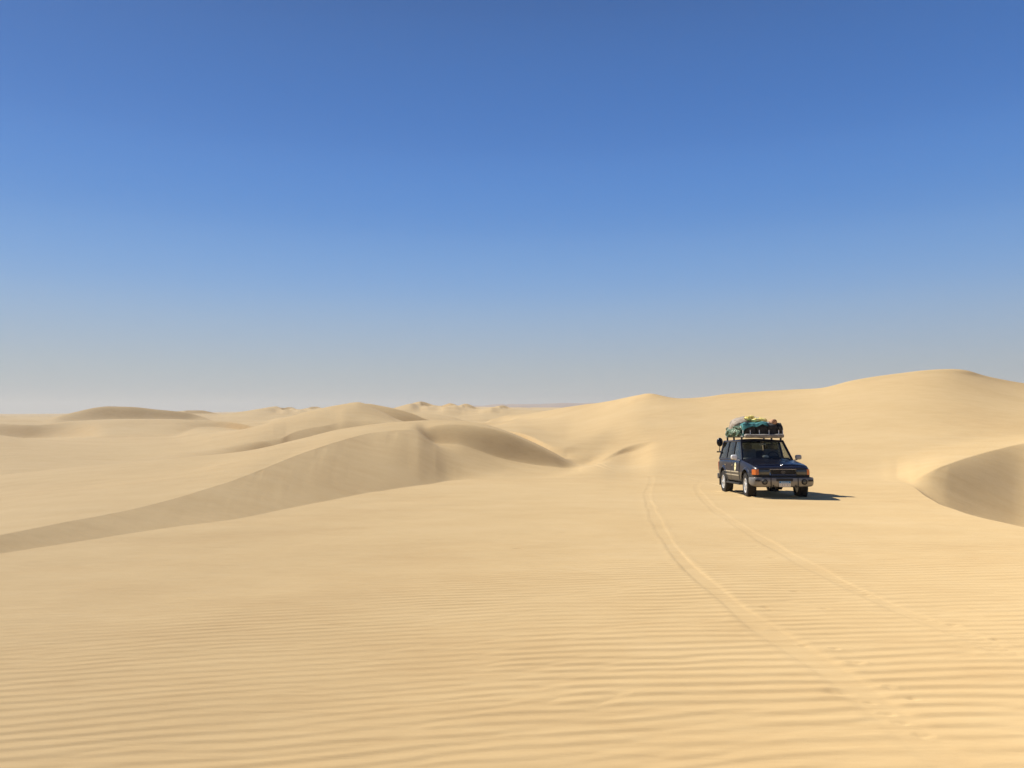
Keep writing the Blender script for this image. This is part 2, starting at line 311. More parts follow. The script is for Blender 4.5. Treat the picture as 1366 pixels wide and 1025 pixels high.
TRACK = [[(838, 627), (866, 634), (869, 640), (866, 650), (863, 661), (866, 672), (873, 690), (884, 712), (899, 733), (925, 762), (960, 792), (1005, 829), (1057, 864), (1113, 899), (1160, 935), (1215, 980), (1275, 1025)],
         [(905, 632), (928, 640), (929, 650), (935, 661), (950, 677), (975, 696), (1002, 712), (1046, 735), (1092, 760), (1141, 786), (1205, 815), (1273, 843), (1366, 885)],
         [(716, 588), (735, 597.5), (757, 608), (780, 616), (800, 623), (820, 628), (850, 632), (890, 635), (925, 639), (950, 645), (968, 650.5), (985, 657), (1000, 662.5)],
         [(722, 586), (745, 596), (770, 607), (790, 615), (808, 621.5), (830, 626), (860, 629), (900, 631.5), (950, 636), (995, 643), (1029, 650.5), (1052, 657), (1071, 662.5)]]
rut = np.zeros_like(ZZ[:nr + 140]); keep = np.ones_like(rut)
XT, YT, RT = XX[:nr + 140], YY[:nr + 140], RR[:nr + 140]
for ti, tr in enumerate(TRACK):
    pts = np.array([first_hit(u, v) for (u, v) in tr])
    # dense smooth polyline
    d = np.concatenate([[0], np.cumsum(np.hypot(*np.diff(pts, axis=0).T))])
    sd = np.arange(0, d[-1], .25)
    px = pchip(d, pts[:, 0], sd); py = pchip(d, pts[:, 1], sd)
    dist = np.full(RT.shape, 9.0); arc = np.zeros(RT.shape)
    m = (XT > px.min() - 1) & (XT < px.max() + 1) & (YT > py.min() - 1) & (YT < py.max() + 1)
    idx = np.nonzero(m); xs = XT[idx]; ys = YT[idx]; dd = np.full(xs.shape, 9.0); aa = np.zeros(xs.shape)
    for j in range(len(sd) - 1):
        vx, vy = px[j + 1] - px[j], py[j + 1] - py[j]; L2 = vx * vx + vy * vy
        near = np.nonzero((np.abs(xs - px[j]) < 1) & (np.abs(ys - py[j]) < 1))[0]
        if not len(near): continue
        q = np.clip(((xs[near] - px[j]) * vx + (ys[near] - py[j]) * vy) / L2, 0, 1)
        ex = xs[near] - px[j] - q * vx; ey = ys[near] - py[j] - q * vy
        dn = np.hypot(ex, ey) * np.where(vx * ey - vy * ex > 0, 1, -1)
        b = np.abs(dn) < np.abs(dd[near])
        dd[near[b]] = dn[b]; aa[near[b]] = sd[j] + q[b] * .25
    ad = np.abs(dd)
    w = .105 * (1 + .25 * noise2(aa * .8, dd * 0 + ti, 1))
    deep = [.0055, .004, .011, .011][ti] * (1 + .5 * noise2(aa * .45, dd * 0 + 3 + ti, 2))
    deep = deep * (1 - .6 * smooth(d[-1] - 6, d[-1], aa) * (ti < 2))
    prof = -deep * (1 - smooth(w * .75, w * 1.25, ad)) + deep * .4 * np.exp(-((ad - w * 1.55) / .055) ** 2) * (1 + .7 * noise2(aa * 4, dd * 9, 3))
    tread = .003 * np.sin(2 * math.pi * (aa / .11 + ad * 3)) * (1 - smooth(w * .6, w, ad)) * smooth(-.2, .4, noise2(aa * .7, dd * 2, 4))
    rough = .005 * noise2(aa * 6, dd * 6, 5) * np.exp(-(ad / .28) ** 2) * np.clip(noise2(aa * .9, dd * 1.2, 0) + .25, 0, 1)
    rut[idx] += prof + tread * (ti < 2) + rough
    keep[idx] *= 1 - .72 * np.exp(-(ad / (w * 1.35)) ** 4)
ZZ[:nr + 140] += rut
ZZ[:nr] += rip_amp * pr * keep[:nr]
DENTS = [(691, 731.5, .10, .05), (1030, 742.5, .085, .05), (1008, 728, .07, .03), (1272, 834, .075, .045), (1329, 856, .06, .035), (1141, 886, .075, .045), (1114, 867, .05, .03), (1073, 862, .05, .025), (1020, 810, .06, .03), (1028, 815, .05, .025),
         (1155, 793, .06, .03), (1118, 926, .11, .035), (1187, 918, .05, .03), (1161, 938, .05, .025), (1184, 954, .06, .03), (1204, 966, .06, .03), (1218, 934, .05, .03), (1231, 983, .06, .03), (819, 643.5, .16, .07), (760, 668, .12, .05), (775, 667, .12, .05), (795, 659, .12, .05),
         (936, 665, .10, .05), (672, 718, .07, .025), (683, 722, .07, .025), (700, 706, .07, .02), (751, 711, .08, .03), (718, 737, .06, .02), (925, 637, .18, .06), (940, 638, .15, .05), (1145, 722, .06, .02), (1060, 788, .06, .03), (1100, 812, .06, .03), (1235, 826, .06, .025), (1300, 812, .06, .02)]
rg = np.random.RandomState(11)
for k in range(2):                       # trodden spots scattered beside the wheel tracks
    f_ = rg.rand(); i_ = int(f_ * 8) + 5; a_, b_ = TRACK[0][min(i_, 15)], TRACK[0][min(i_ + 1, 16)]; g_ = rg.rand()
    DENTS.append((a_[0] + (b_[0] - a_[0]) * g_ + rg.randn() * 30, a_[1] + (b_[1] - a_[1]) * g_ + rg.randn() * 8, .035 + .04 * rg.rand(), .006 + .014 * rg.rand()))
for (u, v, s, dp) in DENTS:
    dp *= .22; s *= .62
    if v > 1024: continue
    px, py = first_hit(u, v)
    m = (np.abs(XT - px) < .8) & (np.abs(YT - py) < .8); idx = np.nonzero(m)
    ex, ey = XT[idx] - px, YT[idx] - py
    ex2 = ex + .25 * s * noise2(ex / s + u, ey / s, 1); ey2 = ey + .25 * s * noise2(ex / s, ey / s + v, 2)
    q = (ex2 ** 2 * .6 + ey2 ** 2) / s ** 2
    ZZ[:nr + 140][idx] += -dp * np.exp(-q * 1.4) + dp * .75 * np.exp(-((np.sqrt(q) - 1.5) / .6) ** 2) * .3

# sand pressed up beside the car's tyres
for (wx, wy) in ((7.545, 24.52), (9.145, 24.48), (7.62, 27.39), (9.22, 27.35)):
    m = (np.abs(XT - wx) < .8) & (np.abs(YT - wy) < .9); idx = np.nonzero(m)
    ex, ey = XT[idx] - wx, YT[idx] - wy
    g = np.exp(-((np.abs(ex) - .21) / .075) ** 2 - (ey / .34) ** 2) + .8 * np.exp(-(ex / .2) ** 2 - ((ey + .40) / .10) ** 2)
    ZZ[:nr + 140][idx] += .04 * g * (1 + .5 * noise2(ex * 9 + wx, ey * 9, 2)) - .012 * np.exp(-(ex / .15) ** 4 - (ey / .3) ** 4)
# ---------------------------------------------------------------- mesh
def grid_mesh(name, X, Y, Z, wrap=True):
    nr_, nc_ = X.shape
    co = np.stack([X, Y, Z], -1).reshape(-1, 3).astype(np.float32)
    i = np.arange(nr_ - 1)[:, None] * nc_; j = np.arange(nc_ if wrap else nc_ - 1)[None]
    j2 = (j + 1) % nc_
    q = np.stack([i + j, i + j2, i + nc_ + j2, i + nc_ + j], -1).reshape(-1, 4).astype(np.int32)
    me = bpy.data.meshes.new(name)
    c0 = len(co); co = np.concatenate([co, [[0, 0, SLOPE * 0]]]).astype(np.float32)
    tri = np.stack([np.full(nc_, c0), (np.arange(nc_) + 1) % nc_, np.arange(nc_)], -1).astype(np.int32)
    me.vertices.add(len(co)); me.vertices.foreach_set('co', co.ravel())
    loops = np.concatenate([q[:, ::-1].ravel(), tri.ravel()])
    me.loops.add(len(loops)); me.loops.foreach_set('vertex_index', loops)
    st_ = np.concatenate([np.arange(len(q)) * 4, len(q) * 4 + np.arange(nc_) * 3]).astype(np.int32)
    me.polygons.add(len(st_)); me.polygons.foreach_set('loop_start', st_)
    me.polygons.foreach_set('use_smooth', np.ones(len(st_), bool))
    me.update(calc_edges=True); me.validate()
    return me
me = grid_mesh('sand_dunes', XX, YY, ZZ)
sand = bpy.data.objects.new('sand_dunes', me); COL.objects.link(sand)
sand['kind'] = 'structure'
sand['label'] = 'pale golden desert sand rolling away in dunes with wind ripples and wheel tracks'

# low rocky hills on the horizon beyond the sand
hk = [(560, 546, 3500), (600, 543.6, 3500), (640, 541.0, 3500), (690, 539.4, 3500), (740, 538.4, 3500), (800, 537.4, 3500), (900, 539, 3500), (1000, 545, 3500)]
hx = np.linspace(560, 1000, 260); hv = pchip([k[0] for k in hk], [k[1] for k in hk], hx)
rows_ = np.linspace(0, 1, 15)
HX, HY, HZ = [], [], []
for f_ in rows_:
    Yr = 3200 + 900 * f_
    top = np.array([CAMZ + 3500 * ray(u, v)[1] for u, v in zip(hx, hv)])
    xr = (hx - CX) / F * Yr
    rough = 5 * fbm(xr / 90, np.full_like(xr, Yr / 160), 2, 4) + 3 * np.abs(noise2(xr / 40, np.full_like(xr, Yr / 70), 4))
    HX.append(xr); HY.append(np.full_like(xr, Yr)); HZ.append(-8 + (top + 8) * math.sin(math.pi * min(1, .02 + f_)) ** .8 + rough * math.sin(math.pi * f_))
HX, HY, HZ = np.array(HX), np.array(HY), np.array(HZ)
hb = bmesh.new(); hvs = [[hb.verts.new((HX[i, j], HY[i, j], HZ[i, j])) for j in range(HX.shape[1])] for i in range(HX.shape[0])]
for i in range(len(hvs) - 1):
    for j in range(len(hvs[0]) - 1):
        hb.faces.new((hvs[i][j], hvs[i][j + 1], hvs[i + 1][j + 1], hvs[i + 1][j])).smooth = True
hme = bpy.data.meshes.new('distant_hills'); hb.to_mesh(hme); hb.free()
hills = bpy.data.objects.new('distant_hills', hme); COL.objects.link(hills); hills['kind'] = 'structure'; hills['label'] = 'low mauve-brown hills on the hazy horizon beyond the dunes'
# ---------------------------------------------------------------- materials
class NT:
    def __init__(s, name):
        s.m = bpy.data.materials.new(name); s.m.use_nodes = True; s.t = s.m.node_tree; s.N = s.t.nodes; s.L = s.t.links
        s.p = s.N.get('Principled BSDF'); s.out = s.N.get('Material Output')
    def n(s, typ, **kw):
        o = s.N.new(typ)
        for k, v in kw.items():
            if k.startswith('in_'):
                key = k[3:]; key = int(key) if key.isdigit() else key.replace('_', ' ')
                o.inputs[key].default_value = v
            else: setattr(o, k, v)
        return o
    def l(s, a, b): s.L.new(a, b)
    def setp(s, **kw):
        for k, v in kw.items(): s.p.inputs[k.replace('_', ' ')].default_value = v

def mat_sand():
    k = NT('sand'); k.setp(Roughness=.92)
    k.p.inputs['Specular IOR Level'].default_value = .12
    k.p.inputs['Diffuse Roughness'].default_value = .6
    geo = k.n('ShaderNodeNewGeometry')
    def mp(sx, sy, sz):
        m = k.n('ShaderNodeMapping'); m.inputs['Scale'].default_value = (sx, sy, sz); k.l(geo.outputs['Position'], m.inputs['Vector']); return m.outputs[0]
    big = k.n('ShaderNodeTexNoise', in_Scale=.06, in_Detail=3.0, in_Roughness=.5); k.l(geo.outputs['Position'], big.inputs['Vector'])
    mid = k.n('ShaderNodeTexNoise', in_Scale=.9, in_Detail=4.0, in_Roughness=.6); k.l(mp(.6, 1, 1), mid.inputs['Vector'])
    fine = k.n('ShaderNodeTexNoise', in_Scale=9.0, in_Detail=5.0, in_Roughness=.65); k.l(mp(.35, 1, 1), fine.inputs['Vector'])
    grain = k.n('ShaderNodeTexNoise', in_Scale=260.0, in_Detail=2.0); k.l(geo.outputs['Position'], grain.inputs['Vector'])
    def mixf(a, b, f):
        m = k.n('ShaderNodeMix'); m.data_type = 'FLOAT'; m.inputs[0].default_value = f; k.l(a, m.inputs[2]); k.l(b, m.inputs[3]); return m.outputs[0]
    v = mixf(big.outputs['Fac'], mid.outputs['Fac'], .45)
    v = mixf(v, fine.outputs['Fac'], .25); v = mixf(v, grain.outputs['Fac'], .18)
    r = k.n('ShaderNodeValToRGB'); k.l(v, r.inputs[0])
    r.color_ramp.elements[0].position = .32; r.color_ramp.elements[0].color = SAND_A
    r.color_ramp.elements[1].position = .68; r.color_ramp.elements[1].color = SAND_B
    e = r.color_ramp.elements.new(.5); e.color = SAND_M
    k.l(r.outputs[0], k.p.inputs['Base Color'])
    # grain and small wind combing
    b1 = k.n('ShaderNodeBump', in_Strength=.35, in_Distance=.004); k.l(grain.outputs['Fac'], b1.inputs['Height'])
    comb = k.n('ShaderNodeTexNoise', in_Scale=3.0, in_Detail=3.0, in_Distortion=.6); k.l(mp(.35, 2.6, 1.2), comb.inputs['Vector'])
    b2 = k.n('ShaderNodeBump', in_Strength=.30, in_Distance=.02); k.l(comb.outputs['Fac'], b2.inputs['Height']); k.l(b1.outputs[0], b2.inputs['Normal'])
    fb = k.n('ShaderNodeTexNoise', in_Scale=.55, in_Detail=5.0, in_Roughness=.6); k.l(mp(.6, 1.4, 1), fb.inputs['Vector'])
    b3 = k.n('ShaderNodeBump', in_Strength=.25, in_Distance=.12); k.l(fb.outputs['Fac'], b3.inputs['Height']); k.l(b2.outputs[0], b3.inputs['Normal'])
    k.l(b3.outputs[0], k.p.inputs['Normal'])
    return k.m
SAND_A = (.515, .345, .158, 1); SAND_M = (.59, .418, .203, 1); SAND_B = (.64, .468, .246, 1)
sand.data.materials.append(mat_sand())
kh = NT('hill_rock'); kh.setp(Roughness=.95); nh = kh.n('ShaderNodeTexNoise', in_Scale=.008, in_Detail=5.0); gh = kh.n('ShaderNodeNewGeometry'); kh.l(gh.outputs['Position'], nh.inputs['Vector'])
rh = kh.n('ShaderNodeValToRGB'); kh.l(nh.outputs['Fac'], rh.inputs[0]); rh.color_ramp.elements[0].color = (.15, .095, .075, 1); rh.color_ramp.elements[1].color = (.27, .19, .145, 1)
kh.l(rh.outputs[0], kh.p.inputs['Base Color']); hme.materials.append(kh.m)

# ---------------------------------------------------------------- light, sky, air, camera
SUN_EL, SUN_AZ = rad(45), rad(-53)          # azimuth from +Y towards +X
sd_ = Vector((math.sin(SUN_AZ) * math.cos(SUN_EL), math.cos(SUN_AZ) * math.cos(SUN_EL), math.sin(SUN_EL)))
sl = bpy.data.lights.new('sun', 'SUN'); sl.energy = 4.8; sl.angle = rad(.5); sl.color = (1, .95, .86)
so = bpy.data.objects.new('sun', sl); COL.objects.link(so)
so.rotation_euler = sd_.to_track_quat('Z', 'Y').to_euler(); so.location = (-40, 40, 60)

SKY_GAIN = 6.0
SKY_RAMP = [(0.0, (.34, .375, .42)), (.07, (.315, .39, .485)), (.148, (.20, .35, .60)), (.23, (.105, .265, .60)), (.327, (.055, .185, .52)), (.474, (.033, .115, .355)), (.75, (.022, .062, .20)), (1.0, (.016, .04, .13))]
w = bpy.data.worlds.new('World'); scene.world = w; w.use_nodes = True
wt = w.node_tree; bg = wt.nodes['Background']; bg.inputs['Strength'].default_value = .10
sky = wt.nodes.new('ShaderNodeTexSky'); sky.sky_type = 'NISHITA'; sky.sun_disc = False
sky.sun_elevation = SUN_EL; sky.sun_rotation = SUN_AZ; sky.altitude = 200; sky.air_density = 1.0; sky.dust_density = 0.4; sky.ozone_density = 2.0
# the clear desert sky: the physical sky, deepened towards the zenith and greyed by dust near the horizon
tc = wt.nodes.new('ShaderNodeTexCoord'); sx = wt.nodes.new('ShaderNodeSeparateXYZ'); wt.links.new(tc.outputs['Generated'], sx.inputs[0])
cr = wt.nodes.new('ShaderNodeValToRGB'); wt.links.new(sx.outputs['Z'], cr.inputs[0]); cr.color_ramp.interpolation = 'CARDINAL'
els = SKY_RAMP
while len(cr.color_ramp.elements) < len(els): cr.color_ramp.elements.new(.5)
for e_, (p_, c_) in zip(cr.color_ramp.elements, els): e_.position = p_; e_.color = (*c_, 1)
ml = wt.nodes.new('ShaderNodeVectorMath'); ml.operation = 'SCALE'; ml.inputs['Scale'].default_value = SKY_GAIN; wt.links.new(cr.outputs[0], ml.inputs[0])
mx = wt.nodes.new('ShaderNodeMix'); mx.data_type = 'RGBA'; mx.inputs[0].default_value = .94
wt.links.new(sky.outputs[0], mx.inputs[6]); wt.links.new(ml.outputs[0], mx.inputs[7]); wt.links.new(mx.outputs[2], bg.inputs['Color'])

hz = bpy.data.meshes.new('haze')
bm = bmesh.new(); bmesh.ops.create_cube(bm, size=1)
for v_ in bm.verts:
    v_.co = Vector((v_.co.x * 13000, v_.co.y * 13000, -40 if v_.co.z < 0 else 95))
bm.to_mesh(hz); bm.free()
haze = bpy.data.objects.new('haze', hz); COL.objects.link(haze); haze['kind'] = 'stuff'
hm = NT('haze'); hm.N.remove(hm.p)
pv = hm.n('ShaderNodeVolumePrincipled'); pv.inputs['Color'].default_value = (.50, .538, .578, 1); pv.inputs['Density'].default_value = .00019; pv.inputs['Anisotropy'].default_value = .1
hm.l(pv.outputs[0], hm.out.inputs['Volume']); hz.materials.append(hm.m)

cd = bpy.data.cameras.new('camera'); cam = bpy.data.objects.new('camera', cd); COL.objects.link(cam); scene.camera = cam
cam.location = (0, 0, CAMZ); cam.rotation_euler = (rad(90) + PIT, 0, 0)
cd.sensor_fit = 'HORIZONTAL'; cd.sensor_width = 36; cd.lens = 36 * F / 1366; cd.clip_start = .05; cd.clip_end = 30000
vs = scene.view_settings; vs.view_transform = 'Standard'; vs.look = 'None'; vs.gamma = 1; vs.exposure = 0.78
scene.cycles.use_denoising = True
scene.cycles.volume_bounces = 1; scene.cycles.max_bounces = 8
# ---------------------------------------------------------------- mesh helpers
class MB:
    """collects shapes into one mesh"""
    def __init__(s): s.bm = bmesh.new(); s.mi = 0
    def _f(s, vs):
        try:
            f = s.bm.faces.new(vs); f.material_index = s.mi; f.smooth = True; return f
        except ValueError: return None
    def box(s, c, d, bevel=0, rot=None):
        M = Matrix.Translation(c) @ (rot.to_matrix().to_4x4() if rot is not None else Matrix()) @ Matrix.Diagonal((*d, 1))
        g = bmesh.ops.create_cube(s.bm, size=1, matrix=M)
        fs = list({f for v in g['verts'] for f in v.link_faces})
        if bevel:
            es = list({e for v in g['verts'] for e in v.link_edges})
            r = bmesh.ops.bevel(s.bm, geom=es, offset=bevel, segments=2, profile=.6, affect='EDGES')
            fs = list({f for f in r['faces']} | {f for f in fs if f.is_valid})
        for f in fs: f.material_index = s.mi; f.smooth = True
        return s
    def rings(s, rings, closed=True, cap=True):
        vr = [[s.bm.verts.new(p) for p in r] for r in rings]
        n = len(vr[0])
        for a, b in zip(vr, vr[1:]):
            for i in range(n if closed else n - 1):
                j = (i + 1) % n; s._f((a[i], a[j], b[j], b[i]))
        if cap and closed:
            s._f(list(reversed(vr[0]))); s._f(vr[-1])
        return s
    def tube(s, pts, r, n=8, cap=True):
        pts = [Vector(p) for p in pts]; rings = []; up = Vector((0, 0, 1))
        for i, p in enumerate(pts):
            t = (pts[min(i + 1, len(pts) - 1)] - pts[max(i - 1, 0)]).normalized()
            a = t.cross(up) if abs(t.dot(up)) < .95 else t.cross(Vector((1, 0, 0)))
            a.normalize(); b = a.cross(t); rr = r[i] if isinstance(r, (list, tuple)) else r
            rings.append([p + (a * math.cos(k / n * 2 * math.pi) + b * math.sin(k / n * 2 * math.pi)) * rr for k in range(n)])
        return s.rings(rings, True, cap)
    def lathe(s, prof, c, axis='X', n=32, flip=1, cap=True):
        """prof: (along the axis, radius)"""
        rings = []
        for (a, r) in prof:
            ring = []
            for k in range(n):
                t = k / n * 2 * math.pi; u, v = r * math.cos(t), r * math.sin(t)
                p = {'X': (a * flip, u, v), 'Y': (u, a * flip, v), 'Z': (u, v, a * flip)}[axis]
                ring.append(Vector(c) + Vector(p))
            rings.append(ring)
        return s.rings(rings, True, cap)
    def grid(s, fn, nu, nv, thick=0):
        """fn(u, v) -> point, u and v from 0 to 1; thick > 0 gives the sheet a back"""
        P = [[Vector(fn(i / nu, j / nv)) for j in range(nv + 1)] for i in range(nu + 1)]
        vs = [[s.bm.verts.new(p) for p in r] for r in P]
        fs = []
        for i in range(nu):
            for j in range(nv):
                fs.append(s._f((vs[i][j], vs[i + 1][j], vs[i + 1][j + 1], vs[i][j + 1])))
        if thick:
            s.bm.normal_update()
            bk = [[s.bm.verts.new(v.co - v.normal * thick) for v in r] for r in vs]
            for i in range(nu):
                for j in range(nv):
                    s._f((bk[i][j], bk[i][j + 1], bk[i + 1][j + 1], bk[i + 1][j]))
            for i in range(nu):
                s._f((vs[i][0], bk[i][0], bk[i + 1][0], vs[i + 1][0])); s._f((vs[i][nv], vs[i + 1][nv], bk[i + 1][nv], bk[i][nv]))
            for j in range(nv):
                s._f((vs[0][j], vs[0][j + 1], bk[0][j + 1], bk[0][j])); s._f((vs[nu][j], bk[nu][j], bk[nu][j + 1], vs[nu][j + 1]))
        return s
    def poly(s, pts, off):
        """a flat outline given thickness by the vector off"""
        a = [s.bm.verts.new(p) for p in pts]; b = [s.bm.verts.new(Vector(p) + Vector(off)) for p in pts]
        s._f(a); s._f(list(reversed(b))); n = len(a)
        for i in range(n): s._f((a[i], b[i], b[(i + 1) % n], a[(i + 1) % n]))
        return s
    def build(s, name, mats, parent=None, angle=38):
        bmesh.ops.recalc_face_normals(s.bm, faces=s.bm.faces)
        me = bpy.data.meshes.new(name); s.bm.to_mesh(me); s.bm.free()
        for m in (mats if isinstance(mats, (list, tuple)) else [mats]): me.materials.append(m)
        me.set_sharp_from_angle(angle=rad(angle))
        o = bpy.data.objects.new(name, me); COL.objects.link(o)
        if parent is not None: o.parent = parent
        return o
def copy_part(o, parent, M=None):
    c = o.copy(); COL.objects.link(c); c.parent = parent
    if M is not None: c.matrix_local = M
    return c

def mat(name, col, rough=.5, metal=0, coat=0, noise=0, nscale=8, dust=0, spec=.5, bump=0):
    k = NT(name); k.setp(Roughness=rough, Metallic=metal)
    k.p.inputs['Coat Weight'].default_value = coat; k.p.inputs['Coat Roughness'].default_value = .06; k.p.inputs['Specular IOR Level'].default_value = spec
    tc = k.n('ShaderNodeTexCoord'); no = k.n('ShaderNodeTexNoise', in_Scale=nscale, in_Detail=5.0); k.l(tc.outputs['Object'], no.inputs['Vector'])
    r = k.n('ShaderNodeValToRGB'); k.l(no.outputs['Fac'], r.inputs[0])
    r.color_ramp.elements[0].position = .3; r.color_ramp.elements[1].position = .7
    r.color_ramp.elements[0].color = (*[c * (1 - noise) for c in col], 1); r.color_ramp.elements[1].color = (*[min(1, c * (1 + noise)) for c in col], 1)
    c_out = r.outputs[0]
    if dust:
        # wind-blown dust: a film in patches, thicker low down
        n2 = k.n('ShaderNodeTexNoise', in_Scale=3.5, in_Detail=6.0, in_Roughness=.65); k.l(tc.outputs['Object'], n2.inputs['Vector'])
        sp = k.n('ShaderNodeSeparateXYZ'); k.l(tc.outputs['Object'], sp.inputs[0])
        mr = k.n('ShaderNodeMapRange', in_1=1.1, in_2=.35, in_3=.35, in_4=1.0); k.l(sp.outputs['Z'], mr.inputs[0])
        mu = k.n('ShaderNodeMath', operation='MULTIPLY'); k.l(n2.outputs['Fac'], mu.inputs[0]); k.l(mr.outputs[0], mu.inputs[1])
        m2 = k.n('ShaderNodeMath', operation='MULTIPLY', in_1=dust); k.l(mu.outputs[0], m2.inputs[0])
        mx = k.n('ShaderNodeMix', data_type='RGBA'); k.l(m2.outputs[0], mx.inputs[0]); k.l(c_out, mx.inputs[6]); mx.inputs[7].default_value = (.42, .32, .19, 1)
        c_out = mx.outputs[2]
    k.l(c_out, k.p.inputs['Base Color'])
    if bump:
        b = k.n('ShaderNodeBump', in_Strength=bump, in_Distance=.02); k.l(no.outputs['Fac'], b.inputs['Height']); k.l(b.outputs[0], k.p.inputs['Normal'])
    return k.m
def glass(name, tint):
    k = NT(name); k.N.remove(k.p)
    tr = k.n('ShaderNodeBsdfTransparent'); tr.inputs[0].default_value = (*tint, 1)
    gl = k.n('ShaderNodeBsdfGlossy', in_Roughness=.02); lw = k.n('ShaderNodeLayerWeight', in_Blend=.5)
    pw = k.n('ShaderNodeMath', operation='POWER', in_1=5.0); k.l(lw.outputs['Facing'], pw.inputs[0]); fr = k.n('ShaderNodeMath', operation='MULTIPLY_ADD', in_1=.9, in_2=.045); k.l(pw.outputs[0], fr.inputs[0])
    mx = k.n('ShaderNodeMixShader'); k.l(fr.outputs[0], mx.inputs[0]); k.l(tr.outputs[0], mx.inputs[1]); k.l(gl.outputs[0], mx.inputs[2]); k.l(mx.outputs[0], k.out.inputs['Surface'])
    return k.m
def two_tone(name, up, low, z, dust):
    m = mat(name, up, .30, 0, .0, .08, 5, dust, .25); t = m.node_tree; N, L = t.nodes, t.links
    tc = N.new('ShaderNodeTexCoord'); sp = N.new('ShaderNodeSeparateXYZ'); L.new(tc.outputs['Object'], sp.inputs[0])
    gt = N.new('ShaderNodeMath'); gt.operation = 'LESS_THAN'; gt.inputs[1].default_value = z; L.new(sp.outputs['Z'], gt.inputs[0])
    ramp = [n for n in N if n.type == 'VALTORGB'][0]; to = ramp.outputs[0].links[0].to_socket
    mx = N.new('ShaderNodeMix'); mx.data_type = 'RGBA'; L.new(gt.outputs[0], mx.inputs[0]); L.new(ramp.outputs[0], mx.inputs[6]); mx.inputs[7].default_value = (*low, 1)
    L.new(mx.outputs[2], to)
    return m

M_PAINT = two_tone('navy_paint', (.005, .0075, .020), (.036, .036, .036), .80, .02)
M_HOOD = mat('hood_paint', (.0032, .0045, .011), .25, 0, 0, .08, 5, .008, .22)
M_BLACK = mat('black_trim', (.012, .012, .013), .6, 0, 0, .15, 20, .03, .3)
M_RUBBER = mat('tyre_rubber', (.012, .011, .011), .85, 0, 0, .2, 30, .05, .2)
M_ALLOY = mat('alloy', (.55, .55, .54), .38, .35, 0, .06, 20)
M_STEEL = mat('bumper_steel', (.17, .165, .155), .42, .4, 0, .18, 9, .08)
M_CHROME = mat('chrome', (.6, .6, .6), .18, .95)
M_WHITE = mat('white_plastic', (.78, .78, .76), .4, 0, .2)
M_GREY = mat('grey_plastic', (.34, .33, .31), .5, 0, 0, .08, 10)  # also carries the painted-in shade of one side mirror
M_BEIGE = mat('beige_stripe', (.36, .31, .22), .5, 0, 0, .1, 10)
M_ORANGE = mat('orange_lens', (.50, .125, .02), .2, 0, .2)
M_RED = mat('red_lens', (.35, .02, .015), .2, 0, .6)
M_LENS = mat('lamp_lens', (.030, .036, .040), .12, 0, .3)
M_GLASS = glass('windscreen_glass', (.80, .83, .82)); M_TINT = glass('tinted_glass', (.26, .29, .31)); M_CLEAR = glass('side_glass', (.93, .95, .94))
M_SEAT = mat('seat_cloth', (.10, .10, .085), .9, 0, 0, .2, 12)
M_DASH = mat('dash_mat', (.26, .24, .20), .95, 0, 0, .25, 18)
M_BLUE = mat('plate_blue', (.02, .16, .34), .4); M_PLATE = mat('plate_white', (.62, .60, .55), .5); M_INK = mat('plate_ink', (.30, .28, .26), .6)
M_STICK = mat('sticker', (.72, .68, .40), .5, 0, 0, .15, 20); M_STICK2 = mat('sticker_mark', (.35, .28, .10), .5)

# ---------------------------------------------------------------- the car: front faces -Y, ground at z = 0
car = bpy.data.objects.new('off_road_car', None); COL.objects.link(car)
car['label'] = 'dark navy off-road estate car with loaded roof rack parked on the sand'; car['category'] = 'car'

FA, RA = -1.44, 1.41                                    # axles
def halfw(y):
    return float(np.interp(y, [-2.24, -2.16, -2.0, -1.7, -1.2, 0, 1.5, 2.1, 2.3, 2.36], [.80, .855, .89, .905, .912, .915, .912, .895, .87, .85]))
def topz(y):
    return float(np.interp(y, [-2.24, -2.19, -2.05, -1.7, -1.2, -.8, -.7, 2.36], [.955, .985, 1.025, 1.08, 1.14, 1.185, 1.195, 1.195]))
def section(y, zb=.47):
    W, zt = halfw(y), topz(y)
    half = [(0, zb), (W - .16, zb), (W - .05, zb + .01), (W - .022, zb + .06), (W - .006, .66), (W, .76), (W, .84), (W - .006, .90), (W - .018, zt - .105), (W - .034, zt - .06), (W - .06, zt - .025), (W - .11, zt - .004), (W - .30, zt + .012), (W - .6, zt + .02)]
    return [Vector((x, y, z)) for x, z in half] + [Vector((-x, y, z)) for x, z in reversed(half[1:])]
b = MB(); b.rings([section(y) for y in (-2.24, -2.225, -2.19, -2.13, -2.0, -1.85, -1.6, -1.3, -1.0, -.8, -.65, -.3, .2, .7, 1.2, 1.6, 1.9, 2.1, 2.25, 2.33, 2.36)])
body = b.build('body', [M_PAINT, M_BLACK], car)
cut = MB()
for s in (-1, 1):
    for y in (FA, RA):
        cut.lathe([(.54, .46), (1.2, .46)], (0, y, .44), 'X', 40, s)
cutter = cut.build('wheel_well', [M_BLACK])
md = body.modifiers.new('wells', 'BOOLEAN'); md.operation = 'DIFFERENCE'; md.object = cutter; md.solver = 'EXACT'
dg = bpy.context.evaluated_depsgraph_get()
nm = bpy.data.meshes.new_from_object(body.evaluated_get(dg)); body.modifiers.clear(); body.data = nm
nm.set_sharp_from_angle(angle=rad(38))
bpy.data.objects.remove(cutter)

